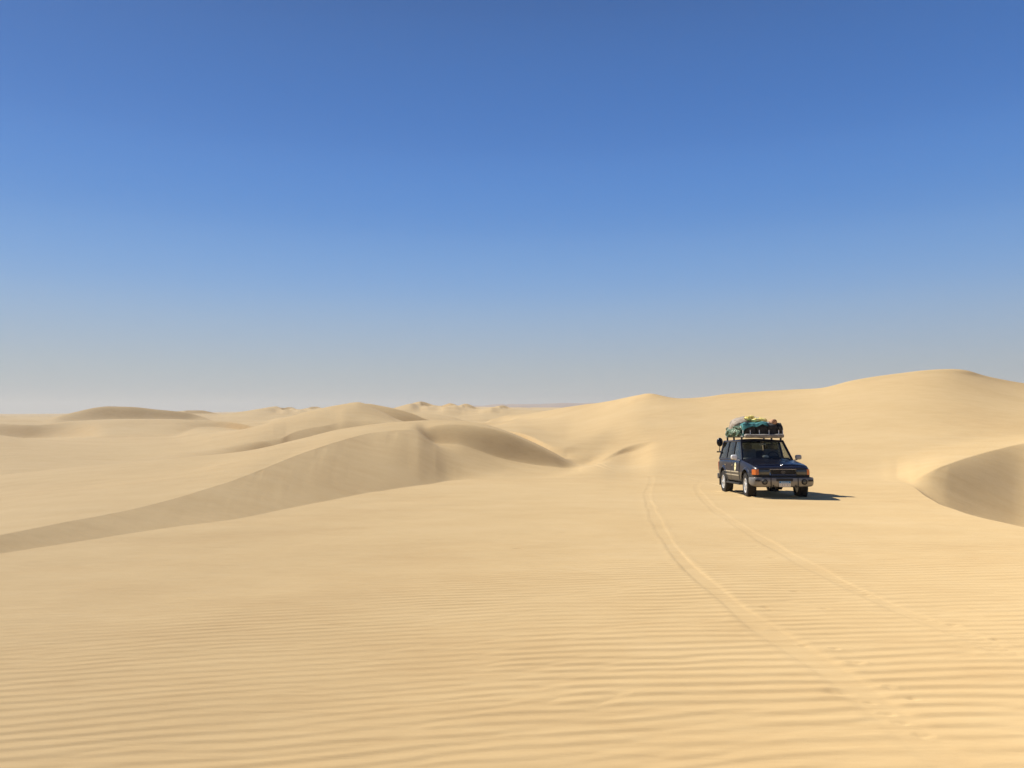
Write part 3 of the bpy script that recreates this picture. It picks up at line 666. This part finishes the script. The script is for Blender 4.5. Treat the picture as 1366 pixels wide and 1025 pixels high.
def side(y, z, s, off=0):
    """a point on the car's flank, off metres proud of it"""
    W, zt = halfw(y), 1.195
    prof = [(.47, -.05), (.53, -.022), (.66, -.006), (.76, 0), (.84, 0), (.90, -.006), (1.09, -.018), (1.135, -.034), (1.17, -.06), (1.195, -.10)]
    return Vector((s * (W + float(np.interp(z, [p[0] for p in prof], [p[1] for p in prof])) + off), y, z))

# bonnet
def bonnet(u, v):
    y = -2.175 + (1.455) * v; W = halfw(y) - .075; x = W * (2 * u - 1)
    z = topz(y) + .022 + .028 * (1 - (2 * u - 1) ** 2) - .03 * abs(2 * u - 1) ** 6
    z += .012 * math.exp(-((abs(x) - .42) / .10) ** 2) * min(1, v * 4)          # two raised ribs
    z -= .05 * max(0, (.06 - v) / .06) ** 2
    return (x, y, z)
MB().grid(bonnet, 28, 18, .02).build('bonnet', M_HOOD, car)
bd = MB(); bd.lathe([(-.010, .001), (-.008, .014), (0, .018), (.006, .014)], (0, -2.165, 1.045), 'Y', 16); bd.build('bonnet_badge', M_CHROME, car)
# vents at the foot of the windscreen and wipers
MB().box((0, -.69, 1.208), (1.5, .12, .02), .006).build('scuttle', M_BLACK, car)

# cabin: pillars, roof, glass
A0, A1 = Vector((.81, -.70, 1.195)), Vector((.69, -.16, 1.80))
B0, B1 = Vector((.845, .30, 1.19)), Vector((.72, .34, 1.81))
C0, C1 = Vector((.845, 1.18, 1.19)), Vector((.72, 1.16, 1.81))
D0, D1 = Vector((.83, 2.24, 1.19)), Vector((.70, 2.04, 1.80))
def mir(p, s): return Vector((p.x * s, p.y, p.z))
fr = MB()
for s in (-1, 1):
    for (p, q, wd) in ((A0, A1, .036), (B0, B1, .032), (C0, C1, .032), (D0, D1, .06)):
        a, c = mir(p, s), mir(q, s)
        d = (c - a).normalized(); yv = Vector((0, 1, 0)); yv = (yv - d * d.dot(yv)).normalized(); xv = d.cross(yv)
        rg_ = [[a + d * (-.02 if k == 0 else (c - a).length + .02) * 1 + yv * (i * wd) + xv * (j * .026) for i, j in ((-1, -1), (1, -1), (1, 1), (-1, 1))] for k in (0, 1)]
        fr.rings(rg_)
    fr.tube([mir(A1, s), mir(B1, s), mir(C1, s), mir(D1, s)], .034, 8)
    fr.tube([mir(A0, s) + Vector((0, 0, .0)), mir(B0, s), mir(C0, s), mir(D0, s)], .03, 8)
fr.tube([mir(A1, -1), A1 + Vector((-.69, -.03, .035)), A1], .036, 8)
fr.tube([mir(D1, -1), D1], .045, 8); fr.tube([mir(D0, -1), D0], .05, 8)
fr.build('cabin_frame', M_PAINT, car)
def roof(u, v):
    y = -.185 + 2.30 * v; W = float(np.interp(v, [0, .05, .5, 1], [.69, .71, .725, .70])); t = 2 * u - 1
    z = 1.827 + .07 * (1 - t * t) * (math.sin(math.pi * (.12 + .8 * v)) ** .6) - .02 * abs(t) ** 8
    return (W * t, y, z + (-.025 if v < .01 or v > .99 else 0))
MB().grid(roof, 20, 24, .03).build('roof', M_PAINT, car)
def pane(P, bulge, nu=10, nv=6):
    a, b_, c, d = P                                    # foot left, foot right, top right, top left
    n = (b_ - a).cross(d - a).normalized()
    def f(u, v):
        p = a.lerp(b_, u).lerp(d.lerp(c, u), v)
        return p + n * bulge * 4 * u * (1 - u) * (.6 + .4 * 4 * v * (1 - v))
    return f
ins = .03
ws = MB(); ws.grid(pane([mir(A0, -1) + Vector((ins, .0, .02)), A0 + Vector((-ins, .0, .02)), A1 + Vector((-ins, -.01, -.01)), mir(A1, -1) + Vector((ins, -.01, -.01))], .07), 14, 8, .006)
wsc = ws.build('windscreen', M_GLASS, car)
for k, x0 in enumerate((-.52, .16)):
    wp = MB(); wp.tube([(x0, -.70, 1.23), (x0 + .18, -.685, 1.262), (x0 + .56, -.70, 1.245)], .011, 6); wp.tube([(x0 + .02, -.715, 1.245), (x0 + .60, -.715, 1.248)], .009, 6)
    wp.build('wiper', M_BLACK, wsc)
MB().box((0, -.22, 1.70), (.20, .03, .055), .012).build('rear_view_mirror', M_GREY, car)
rw = MB(); rw.grid(pane([D0 + Vector((-.05, .02, .02)), mir(D0, -1) + Vector((.05, .02, .02)), mir(D1, -1) + Vector((.05, .02, -.03)), D1 + Vector((-.05, .02, -.03))], .03), 10, 6, .006)
rw.build('rear_window', M_TINT, car)

# doors with window, handle and moulding; quarter windows behind
def panel(y0, y1, z0, z1, s, arch=None, off=.010):
    def f(u, v):
        z = z0 + (z1 - z0) * v; a, c = y0, y1
        if arch is not None:
            ax, r = arch
            h = max(0, r * r - (z - .44) ** 2) ** .5
            if ax < y0: a = max(a, ax + h)
            else: c = min(c, ax - h)
        return side(a + (c - a) * u, z, s, off)
    return f
for s in (-1, 1):
    for nm_, y0, y1, arch, P in (('front', -.66, .315, (FA, .53), (A0, A1, B0, B1)), ('rear', .335, 1.27, (RA, .53), (B0, B1, C0, C1))):
        dm = MB(); dm.grid(panel(y0, y1, .50, 1.18, s, arch), 14, 16, .012 * s)
        dr = dm.build('door', M_PAINT, car)
        f0, f1, r0_, r1_ = [mir(p, s) for p in P]
        o_ = Vector((s * .004, 0, 0))
        q0, q1 = f0 + Vector((0, .05, .03)) + o_, r0_ + Vector((0, -.04, .03)) + o_
        q2, q3 = r1_ + Vector((0, -.04, -.02)) + o_, f1 + Vector((0, .05, -.02)) + o_
        wn = MB(); wn.grid(pane([q0, q1, q2, q3] if s > 0 else [q1, q0, q3, q2], .012), 6, 6, .005); win = wn.build('window', M_CLEAR if nm_ == 'front' else M_TINT, dr)
        fm = MB(); fm.tube([q0, q3, q2, q1], .014, 6); fm.build('window_frame', M_BLACK, dr)
        hy = y1 - .13
        hd = MB(); hd.grid(lambda u, v: side(hy - .11 + .16 * u, .985 + .035 * v, s, .028), 4, 3, .014 * s); hd.build('handle', M_CHROME if s < 0 else M_BLACK, dr)
        st = MB()
        for z in (.665, .775): st.grid(lambda u, v: side(y0 + .02 + (y1 - y0 - .04) * u if z > .72 else max(y0 + .02, y0 + .02) + (y1 - y0 - (.16 if nm_ == 'rear' else .04)) * u, z + .034 * v, s, .019), 8, 2, .010 * s)
        st.build('side_moulding', M_BEIGE, dr)
    ya, yb = mir(C0, s) + Vector((s * .004, .05, .03)), mir(D0, s) + Vector((s * .004, -.07, .03)); yc, yd = mir(D1, s) + Vector((s * .004, -.08, -.02)), mir(C1, s) + Vector((s * .004, .05, -.02))
    qn = MB(); qn.grid(pane([ya, yb, yc, yd] if s > 0 else [yb, ya, yd, yc], .012), 6, 6, .005); qw = qn.build('quarter_window', M_TINT, car)
    qf = MB(); qf.tube([ya, yd, yc, yb, ya], .014, 6); qf.build('window_frame', M_BLACK, qw)
    # flared arches
    for y in (FA, RA):
        def fl(u, v):
            t = rad(-8) + rad(196) * u; r = .462 + .075 * v
            p = side(y - r * math.cos(t), max(.44, .44 + r * math.sin(t)) if math.sin(t) > 0 else .44 + r * math.sin(t) * .6, s, .036 * math.sin(math.pi * (.5 + .5 * v)) + .004)
            return p
        MB().grid(fl, 26, 4, .012 * s).build('wheel_arch', M_PAINT, car)
    # step and mud flap
    sb = MB(); sb.box((s * .90, -.02, .41), (.16, 1.66, .05), .016)
    for y in (-.6, 0, .6): sb.box((s * .80, y, .43), (.16, .05, .03))
    sb.build('side_step', M_BLACK, car)
    MB().box((s * .83, RA + .50, .40), (.24, .012, .30), .004).build('mud_flap', M_BLACK, car)
    # side mirrors
    mb_ = MB(); mb_.tube([side(-.56, 1.16, s, -.02), side(-.60, 1.195, s, .20)], .018, 8)
    c = side(-.60, 1.275, s, .235)
    def mr_(u, v):
        a = (u - .5) * math.pi; t = v * 2 * math.pi
        ce, se = math.cos(t), math.sin(t); rx = .105 * abs(ce) ** .55 * (1 if ce > 0 else -1); rz = .078 * abs(se) ** .55 * (1 if se > 0 else -1)
        k = math.cos(a) ** .45 if abs(a) < 1.56 else 0
        return c + Vector((rx * k, .055 * math.sin(a), rz * k))
    mb_.grid(mr_, 12, 20)
    mo = mb_.build('side_mirror', M_WHITE if s < 0 else M_GREY, car)  # the mirror away from the sun has its shade put into a grey colour
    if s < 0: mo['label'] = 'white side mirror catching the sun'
    else: mo['label'] = 'side mirror on the shaded side, its shade painted in as grey'
    MB().box(c + Vector((0, .052, 0)), (.165, .012, .115), .004).build('mirror_glass', M_CHROME, mo)

# oval emblem on the front door that faces the viewer's left
stk = MB()
cy_, cz_ = -.20, .955
def oval(rx, rz, off):
    return lambda u, v: side(cy_ + rx * v * math.cos(u * 2 * math.pi), cz_ + rz * v * math.sin(u * 2 * math.pi), -1, off)
stk.grid(oval(.125, .14, .0145), 28, 4); stk.mi = 1
stk.grid(lambda u, v: side(cy_ + (.105 + .012 * v) * math.cos(u * 2 * math.pi), cz_ + (.118 + .012 * v) * math.sin(u * 2 * math.pi), -1, .0165), 28, 1)
stk.grid(lambda u, v: side(cy_ + .055 * (2 * u - 1), cz_ - .03 + .05 * v + .03 * abs(2 * u - 1), -1, .0165), 8, 2)
so_ = stk.build('door_emblem', [M_STICK, M_STICK2], car); so_['label'] = 'pale yellow oval emblem on the front door'

# front: lamps, grille, bumper, plate
for s in (-1, 1):
    hl = MB(); hl.box((s * .565, -2.235, .835), (.325, .08, .165), .014); lamp = hl.build('headlight', M_LENS, car)
    hb = MB(); hb.tube([(s * .41, -2.272, .76), (s * .72, -2.266, .76), (s * .72, -2.266, .91), (s * .41, -2.272, .91), (s * .41, -2.272, .76)], .008, 6); hb.build('bezel', M_BLACK, lamp)
    oi = MB()
    def ind(u, v):
        if u < .5: x, y = .735 + .075 * (u / .5), -2.262 + .02 * (u / .5)
        else: k = (u - .5) / .5; x, y = .81 + .062 * k, -2.242 + .16 * k
        return (s * x, y, .755 + .165 * v)
    oi.grid(ind, 8, 4, .03); oi.build('indicator', M_ORANGE, car)
gr = MB(); gr.box((0, -2.23, .835), (.79, .06, .175), .01)
for k in range(4): gr.box((0, -2.268, .775 + .04 * k), (.77, .03, .014), .004)
grl = gr.build('grille', M_BLACK, car)
gf = MB(); gf.tube([(-.395, -2.272, .75), (.395, -2.272, .75), (.395, -2.272, .925), (-.395, -2.272, .925), (-.395, -2.272, .75)], .010, 6); gf.build('grille_frame', M_CHROME, grl)
em = MB()
for (rx, rz, cz) in ((.062, .042, .835), (.022, .040, .835), (.045, .017, .853)):
    em.tube([(rx * math.cos(t * math.pi / 10), -2.292, cz + rz * math.sin(t * math.pi / 10)) for t in range(21)], .006, 6)
em.build('emblem', M_STEEL, grl)
MB().box((0, -2.215, .715), (1.62, .06, .07), .01).build('front_apron', M_BLACK, car)
bp = MB()
path = [(-.925, -1.93), (-.935, -2.08), (-.915, -2.22), (-.845, -2.315), (-.68, -2.36), (-.40, -2.375), (0, -2.38), (.40, -2.375), (.68, -2.36), (.845, -2.315), (.915, -2.22), (.935, -2.08), (.925, -1.93)]
def bump_path(t):
    d = np.concatenate([[0], np.cumsum(np.hypot(*np.diff(np.array(path), axis=0).T))]); d /= d[-1]
    return float(np.interp(t, d, [p[0] for p in path])), float(np.interp(t, d, [p[1] for p in path]))
prof = [(-.02, .66), (.0, .675), (.02, .665), (.03, .64), (.034, .56), (.03, .50), (.015, .415), (-.03, .385), (-.06, .40), (-.06, .66)]
rg_ = []
for k in range(49):
    x, y = bump_path(k / 48); x2, y2 = bump_path(min(1, k / 48 + .01)); x1, y1 = bump_path(max(0, k / 48 - .01))
    nx, ny = (y2 - y1), -(x2 - x1); L_ = math.hypot(nx, ny); nx, ny = nx / L_, ny / L_
    lift = .05 * (abs(k / 48 - .5) * 2) ** 3
    rg_.append([Vector((x + nx * d_, y + ny * d_, z + (lift if z < .5 else 0))) for d_, z in prof])
bp.rings(rg_)
bump = bp.build('front_bumper', M_STEEL, car)
for s in (-1, 1):
    fg = MB(); fg.lathe([(-.028, .001), (-.026, .05), (-.012, .062), (.03, .066)], (s * .60, -2.40, .545), 'Y', 20)
    f_ = fg.build('fog_lamp', M_LENS, bump)
    fb = MB(); fb.lathe([(-.02, .066), (-.03, .076), (-.012, .088), (.03, .088)], (s * .60, -2.40, .545), 'Y', 24); fb.build('fog_lamp_ring', M_BLACK, bump)
    MB().box((s * .80, -2.365, .585), (.15, .06, .055), .01, Matrix.Rotation(rad(16 * s), 3, 'Z').to_quaternion()).build('indicator_recess_shade', M_BLACK, bump)  # raised black block: the indicator recess's shade is put into its colour
    MB().box((s * .41, -2.412, .53), (.022, .02, .27), .004).build('bumper_rib', M_BLACK, bump)
    th_ = MB(); th_.tube([(s * .34, -2.38, .40), (s * .34, -2.45, .39), (s * .34, -2.46, .42), (s * .34, -2.40, .44)], .014, 8); th_.build('tow_hook', M_BLACK, bump)
MB().box((0, -2.414, .605), (.50, .02, .085), .006).build('plate_recess_shade', M_BLACK, bump)  # black strip proud of the bumper, painting the shade of a recess
npl = MB(); npl.box((0, -2.428, .485), (.35, .014, .17), .004); npl.mi = 1; npl.box((0, -2.4365, .535), (.338, .006, .062), 0); npl.mi = 2
rn = random.Random(5)
for k in range(6): npl.box((-.125 + .05 * k, -2.4362, .455), (.012 + .012 * rn.random(), .004, .03 + .025 * rn.random()), 0)
npl.mi = 3
for k in range(7): npl.box((-.105 + .035 * k, -2.4403, .535), (.014, .003, .020 + .012 * rn.random()), 0)
npo = npl.build('number_plate', [M_PLATE, M_BLUE, M_INK, M_WHITE], bump)
# rear bumper, lamps, spare gear
MB().box((0, 2.42, .56), (1.78, .16, .2), .04).build('rear_bumper', M_STEEL, car)
for s in (-1, 1): MB().box((s * .79, 2.355, .93), (.15, .05, .30), .012).build('tail_lamp', M_RED, car)
rmr = MB()
def rl(u, v):
    a = (u - .5) * math.pi; t = v * 2 * math.pi; k = max(0, math.cos(a)) ** .7
    return Vector((-.775, 2.44, 1.79)) + Vector((.115 * k * math.cos(t), .10 * math.sin(a), .165 * k * math.sin(t)))
rmr.grid(rl, 14, 22); rm = rmr.build('rear_mirror', M_HOOD, car); rm['label'] = 'dark blue oval mirror on a short arm at the rear corner'
ar = MB(); ar.tube([(-.775, 2.44, 1.66), (-.79, 2.44, 1.50), (-.80, 2.36, 1.43)], .02, 8); ar.box((-.80, 2.40, 1.435), (.20, .06, .05), .01); ar.build('mirror_arm', M_BLACK, rm)
# underside: axles and frame seen below the bumper
ax_ = MB()
for y in (FA, RA): ax_.tube([(-.7, y, .39), (.7, y, .39)], .055, 10); ax_.lathe([(-.13, .04), (-.08, .13), (.08, .13), (.13, .04)], (.12, y, .39), 'X', 16)
for s in (-1, 1): ax_.box((s * .42, 0, .46), (.08, 4.2, .10))
ax_.box((0, -1.9, .42), (.9, .3, .04)); ax_.build('axle', M_BLACK, car)
# exhaust
ex = MB(); ex.tube([(.5, 1.2, .38), (.55, 2.2, .36), (.56, 2.46, .35)], .03, 8); ex.build('exhaust', M_BLACK, car)

# wheels
def wheel(parent, x, y, s, steer=0):
    w_ = bpy.data.objects.new('wheel', None); COL.objects.link(w_); w_.parent = parent; w_.location = (s * x, y, .392); w_.rotation_euler = (0, 0, steer)
    return w_
proto = None
for s in (-1, 1):
    for y in (FA, RA):
        wh = wheel(car, .80, y, s, rad(-3) if y == FA else 0)
        if proto is None:
            ty = MB(); ty.lathe([(-.125, .225), (-.14, .27), (-.142, .33), (-.125, .375), (-.09, .392), (0, .395), (.09, .392), (.125, .375), (.142, .33), (.14, .27), (.125, .225)], (0, 0, 0), 'X', 48, 1, False)
            for k in range(40):
                t = k / 40 * 2 * math.pi
                for e in (-1, 1):
                    q = Matrix.Rotation(t + (e * .04), 3, 'X').to_quaternion()
                    ty.box(q @ Vector((e * .085, 0, .392)), (.085, .030, .018), 0, q)
            tyo = ty.build('tyre', M_RUBBER, wh)
            ri = MB(); ri.lathe([(-.11, .228), (.10, .228), (.128, .236), (.134, .226), (.122, .205), (.05, .19), (.03, .10), (.028, .001)], (0, 0, 0), 'X', 48)
            for k in range(6):
                q = Matrix.Rotation(k / 6 * 2 * math.pi, 3, 'X').to_quaternion()
                ri.rings([[q @ Vector(p) for p in ((.045, -.042, z), (.045, .042, z), (xo, .036, z), (xo, -.036, z))] for z, xo in ((.04, .118), (.12, .108), (.212, .118))])
            ri.lathe([(.05, .075), (.118, .072), (.13, .055), (.134, .001)], (0, 0, 0), 'X', 24)
            rio = ri.build('rim', M_ALLOY, wh); proto = (tyo, rio)
            if s < 0:
                tyo.rotation_euler = rio.rotation_euler = (0, 0, math.pi)
        else:
            for p_ in proto:
                c_ = copy_part(p_, wh); c_.rotation_euler = (rad(20 * y), 0, math.pi if s < 0 else 0)

# inside
ds = MB()
def dsh(u, v): return (-.74 + 1.48 * u, -.66 + .42 * v, 1.21 + .035 * math.sin(math.pi * v) + .01 * math.sin(9 * u))
ds.grid(dsh, 20, 8, .12); ds.build('dashboard', M_DASH, car)
sw = MB(); sw.tube([(.38 + .18 * math.cos(t * math.pi / 12), -.15 + .06 * math.sin(t * math.pi / 12), 1.28 + .17 * math.sin(t * math.pi / 12)) for t in range(25)], .016, 8, False); sw.box((.38, -.16, 1.28), (.30, .03, .07), .01); sw.build('steering_wheel', M_BLACK, car)
for x in (-.38, .38):
    st = MB(); st.box((x, .12, 1.36), (.50, .14, .36), .05, Matrix.Rotation(rad(-12), 3, 'X').to_quaternion())
    seat = st.build('seat', M_SEAT, car)
    MB().box((x, .165, 1.63), (.26, .10, .18), .04).build('headrest', M_SEAT, seat)
bs = MB(); bs.box((0, 1.12, 1.32), (1.3, .16, .34), .05); bs.build('rear_seat', M_BLACK, car)

# ---------------------------------------------------------------- roof rack
M_RACK = mat('rack_steel', (.40, .39, .37), .45, .5)
rk = MB()
RX, RY0, RY1, RZ = .66, -.32, 1.98, 1.965
for x in (-RX, RX): rk.tube([(x, RY0, RZ), (x, RY1, RZ)], .016, 8)
for k in range(8):
    y = RY0 + (RY1 - RY0) * k / 7; rk.tube([(-RX, y, RZ), (RX, y, RZ)], .014, 8)
rack = rk.build('roof_rack', M_RACK, car)
first = None
for x, y in [(-.42, RY0), (-.12, RY0), (.20, RY0), (.52, RY0), (-RX, .3), (-RX, 1.1), (RX, .3), (RX, 1.1), (-RX, RY0), (RX, RY0), (RX, RY1), (-RX, RY1)]:
    if first is None:
        p_ = MB(); p_.tube([(0, 0, 0), (0, 0, .21)], .012, 8); first = p_.build('rack_post', M_WHITE, rack); first.location = (x, y, RZ)
    else:
        c_ = copy_part(first, rack); c_.location = (x, y, RZ)
foot0 = None
for s in (-1, 1):
    for y in (-.1, .9, 1.8):
        if foot0 is None:
            ft = MB(); ft.box((0, 0, 0), (.05, .08, .13), .008); foot0 = c_ = ft.build('rack_foot', M_BLACK, rack)
        else: c_ = copy_part(foot0, rack)
        c_.location = (s * .65, y, 1.90)

# ---------------------------------------------------------------- load on the rack: things of their own
LOAD = []
def tagit(o, label, cat, group=None):
    o['label'] = label; o['category'] = cat
    if group: o['group'] = group
    LOAD.append(o); return o
def lump(c, d, seed, e=2.6, amp=.12, nu=26, nv=34, freq=4, rot=0, flat=-1.0, wr=.02):
    """a soft packed bundle: rounded block with folds and sags; flat cuts its underside"""
    rs = seed * 13.7
    co, si = math.cos(rot), math.sin(rot)
    def f(u, v):
        a = (u - .5) * math.pi; t = v * 2 * math.pi
        def pw(x): return math.copysign(abs(x) ** (2 / e), x)
        x, y, z = pw(math.cos(a)) * pw(math.cos(t)), pw(math.cos(a)) * pw(math.sin(t)), pw(math.sin(a))
        n = float(fbm(np.array(x * freq * .5 + rs), np.array(y * freq * .5 + z * freq * .4 + rs), seed % 3, 3))
        k = 1 + amp * n
        fold = wr * math.sin(9 * x + 5 * z + 4 * n + rs) * math.cos(a)
        px, py, pz = x * d[0] * k + fold, y * d[1] * k + fold, z * d[2] * (k + .6 * amp * n)
        if z < 0: pz = max(pz, flat * d[2])
        return Vector(c) + Vector((px * co - py * si, px * si + py * co, pz))
    m = MB(); m.grid(f, nu, nv)
    bmesh.ops.remove_doubles(m.bm, verts=m.bm.verts, dist=.0005)
    return m
def cloth(name, c1, c2, sc, thr=.5, c3=None):
    k = NT(name); k.setp(Roughness=.9); tc = k.n('ShaderNodeTexCoord'); no = k.n('ShaderNodeTexNoise', in_Scale=sc, in_Detail=3.0, in_Distortion=1.2); k.l(tc.outputs['Object'], no.inputs['Vector'])
    r = k.n('ShaderNodeValToRGB'); r.color_ramp.interpolation = 'EASE'; k.l(no.outputs['Fac'], r.inputs[0])
    r.color_ramp.elements[0].position = thr - .07; r.color_ramp.elements[0].color = (*c1, 1); r.color_ramp.elements[1].position = thr + .07; r.color_ramp.elements[1].color = (*c2, 1)
    if c3: e = r.color_ramp.elements.new(thr + .16); e.color = (*c3, 1)
    k.l(r.outputs[0], k.p.inputs['Base Color'])
    b = k.n('ShaderNodeBump', in_Strength=.5, in_Distance=.02); k.l(no.outputs['Fac'], b.inputs['Height']); k.l(b.outputs[0], k.p.inputs['Normal'])
    return k.m
C_TARP = cloth('brown_tarp', (.20, .16, .12), (.30, .25, .20), 5)
C_CAMO = cloth('patterned_cloth', (.015, .045, .030), (.07, .13, .07), 11, .5, (.42, .46, .38))
C_TEAL = cloth('teal_sheet', (.012, .09, .10), (.045, .20, .20), 6)
C_BLACKBAG = cloth('black_bag', (.010, .010, .011), (.028, .026, .026), 8)
C_YELLOW = cloth('yellow_cloth', (.74, .60, .16), (.86, .78, .38), 9)
C_YELDARK = cloth('yellow_patched', (.30, .22, .05), (.82, .70, .25), 14, .42)
C_WHITE = cloth('white_cloth', (.50, .50, .46), (.66, .66, .62), 8)
C_BROWN = cloth('brown_carpet', (.24, .125, .07), (.40, .23, .13), 9)
C_ROLL = cloth('beige_canvas', (.20, .18, .15), (.28, .255, .22), 7)
ZB = RZ + .016
# the pale roll lashed along the front edge
m = MB()
def rolled(u, v):
    t = v * 2 * math.pi; x = -.665 + 1.33 * u; k = min(1, (1 - abs(2 * u - 1)) * 14) ** .5
    ce, se = math.cos(t), math.sin(t)
    w_ = 1 + .06 * math.sin(17 * u) + .05 * float(noise2(np.array(u * 9), np.array(ce * 1.5 + 3), 1))
    return (x, RY0 - .115 + .10 * math.copysign(abs(ce) ** .7, ce) * k * w_, RZ + .012 + .066 * math.copysign(abs(se) ** .7, se) * k * w_ - .01 * math.sin(math.pi * u))
m.grid(rolled, 40, 20); tagit(m.build('canvas_roll', C_ROLL), 'long beige canvas roll strapped across the front edge of the roof rack', 'roll')
for i, (x, lab) in enumerate([(-.38, 'black bag under the teal sheet, nearest the white mirror'), (.0, 'black bag in the middle of the roof load behind the rack posts'), (.34, 'black bag in the roof load directly under the brown bundle')]):
    tagit(lump((x, .02, ZB + .20), (.20, .30, .20), 3 + i, 3.6, .08, wr=.012).build('black_bag', C_BLACKBAG), lab, 'bag', 'black bags packed in the roof rack')
tagit(lump((.57, .02, ZB + .21), (.145, .30, .21), 9, 2.6, .22, rot=.1, wr=.02).build('holdall', C_BLACKBAG), 'lumpy black holdall at the outer end of the roof load beside the brown bundle', 'holdall')
tagit(lump((-.14, 1.02, ZB + .33), (.60, .80, .36), 2, 2.4, .12, 34, 44, wr=.02, flat=-.86).build('tarp_bundle', C_TARP), 'big grey-brown tarp mound covering the rear of the roof load', 'tarp bundle')
tagit(lump((-.60, .86, ZB + .155), (.18, .98, .20), 6, 3.0, .22, 26, 60, 7, wr=.025, flat=-.9).build('patterned_bundle', C_CAMO), 'long green and white patterned bundle along the side of the roof rack', 'bundle')
# teal sheet draped over the black bags and down their corner
def teal(u, v):
    x = -.66 + .84 * u; y = -.30 + .55 * v
    z = ZB + .44 + .03 * math.sin(7 * u + 2) + .025 * math.sin(11 * v + 5 * u) + .03 * float(noise2(np.array(u * 5), np.array(v * 5), 2))
    if v < .14: z -= (.14 - v) / .14 * (.06 + .10 * (1 - u) ** 2 + .05 * abs(math.sin(8 * u)))
    if u < .16: k = (.16 - u) / .16; z -= k * .36; x = -.60 - .05 * math.sin(k * 2 + v * 6) - .03 * k
    return (x, y - .04 * (v < .14), z)
m = MB(); m.grid(teal, 36, 24, .012); tagit(m.build('teal_sheet', C_TEAL), 'crumpled teal sheet draped over the front corner of the roof load', 'sheet')
tagit(lump((-.24, .36, ZB + .61), (.19, .20, .085), 12, 2.2, .3, wr=.025).build('yellow_bundle', C_YELDARK), 'yellow bundle with dark patches, highest thing on the roof load', 'bundle')
tagit(lump((.03, .18, ZB + .535), (.22, .18, .085), 15, 2.3, .28, wr=.02).build('yellow_cloth', C_YELLOW), 'plain pale yellow cloth lying beside the patched yellow bundle', 'cloth')
tagit(lump((.26, .08, ZB + .43), (.10, .15, .05), 17, 2.4, .2).build('white_bag', C_WHITE), 'small whitish bag between the yellow cloth and the brown bundle', 'bag')
m = MB()
m.lathe([(-.22, .001), (-.215, .06), (-.20, .085), (-.05, .094), (.08, .090), (.20, .082), (.215, .06), (.22, .001)], (.44, .02, ZB + .47), 'Y', 24)
tagit(m.build('rolled_carpet', C_BROWN), 'rolled brown bundle seen end on at the top of the roof load', 'roll')
m = lump((.0, -.52, 1.285), (.10, .07, .05), 21, 2.3, .25, wr=.012); tagit(m.build('dashboard_cloth', C_WHITE), 'crumpled pale cloth on the dashboard behind the windscreen', 'cloth')

# ---------------------------------------------------------------- stand the car on the sand
CX0, CY0 = 8.385, 25.94
yaw = rad(-1.6)
def gz(lx, ly):
    return ground_z(CX0 + lx * math.cos(yaw) - ly * math.sin(yaw), CY0 + lx * math.sin(yaw) + ly * math.cos(yaw))
zf = (gz(-.8, FA) + gz(.8, FA)) / 2; zr = (gz(-.8, RA) + gz(.8, RA)) / 2; zl = (gz(-.8, FA) + gz(-.8, RA)) / 2; zg = (gz(.8, FA) + gz(.8, RA)) / 2
pitch = math.atan2(zr - zf, RA - FA); roll = math.atan2(zl - zg, 1.6)
MC = Matrix.Translation((CX0, CY0, zf + (zr - zf) * (0 - FA) / (RA - FA) - .026)) @ Matrix.Rotation(yaw, 4, 'Z') @ Matrix.Rotation(pitch, 4, 'X') @ Matrix.Rotation(roll, 4, 'Y')
car.matrix_world = MC
for o in LOAD: o.matrix_world = MC
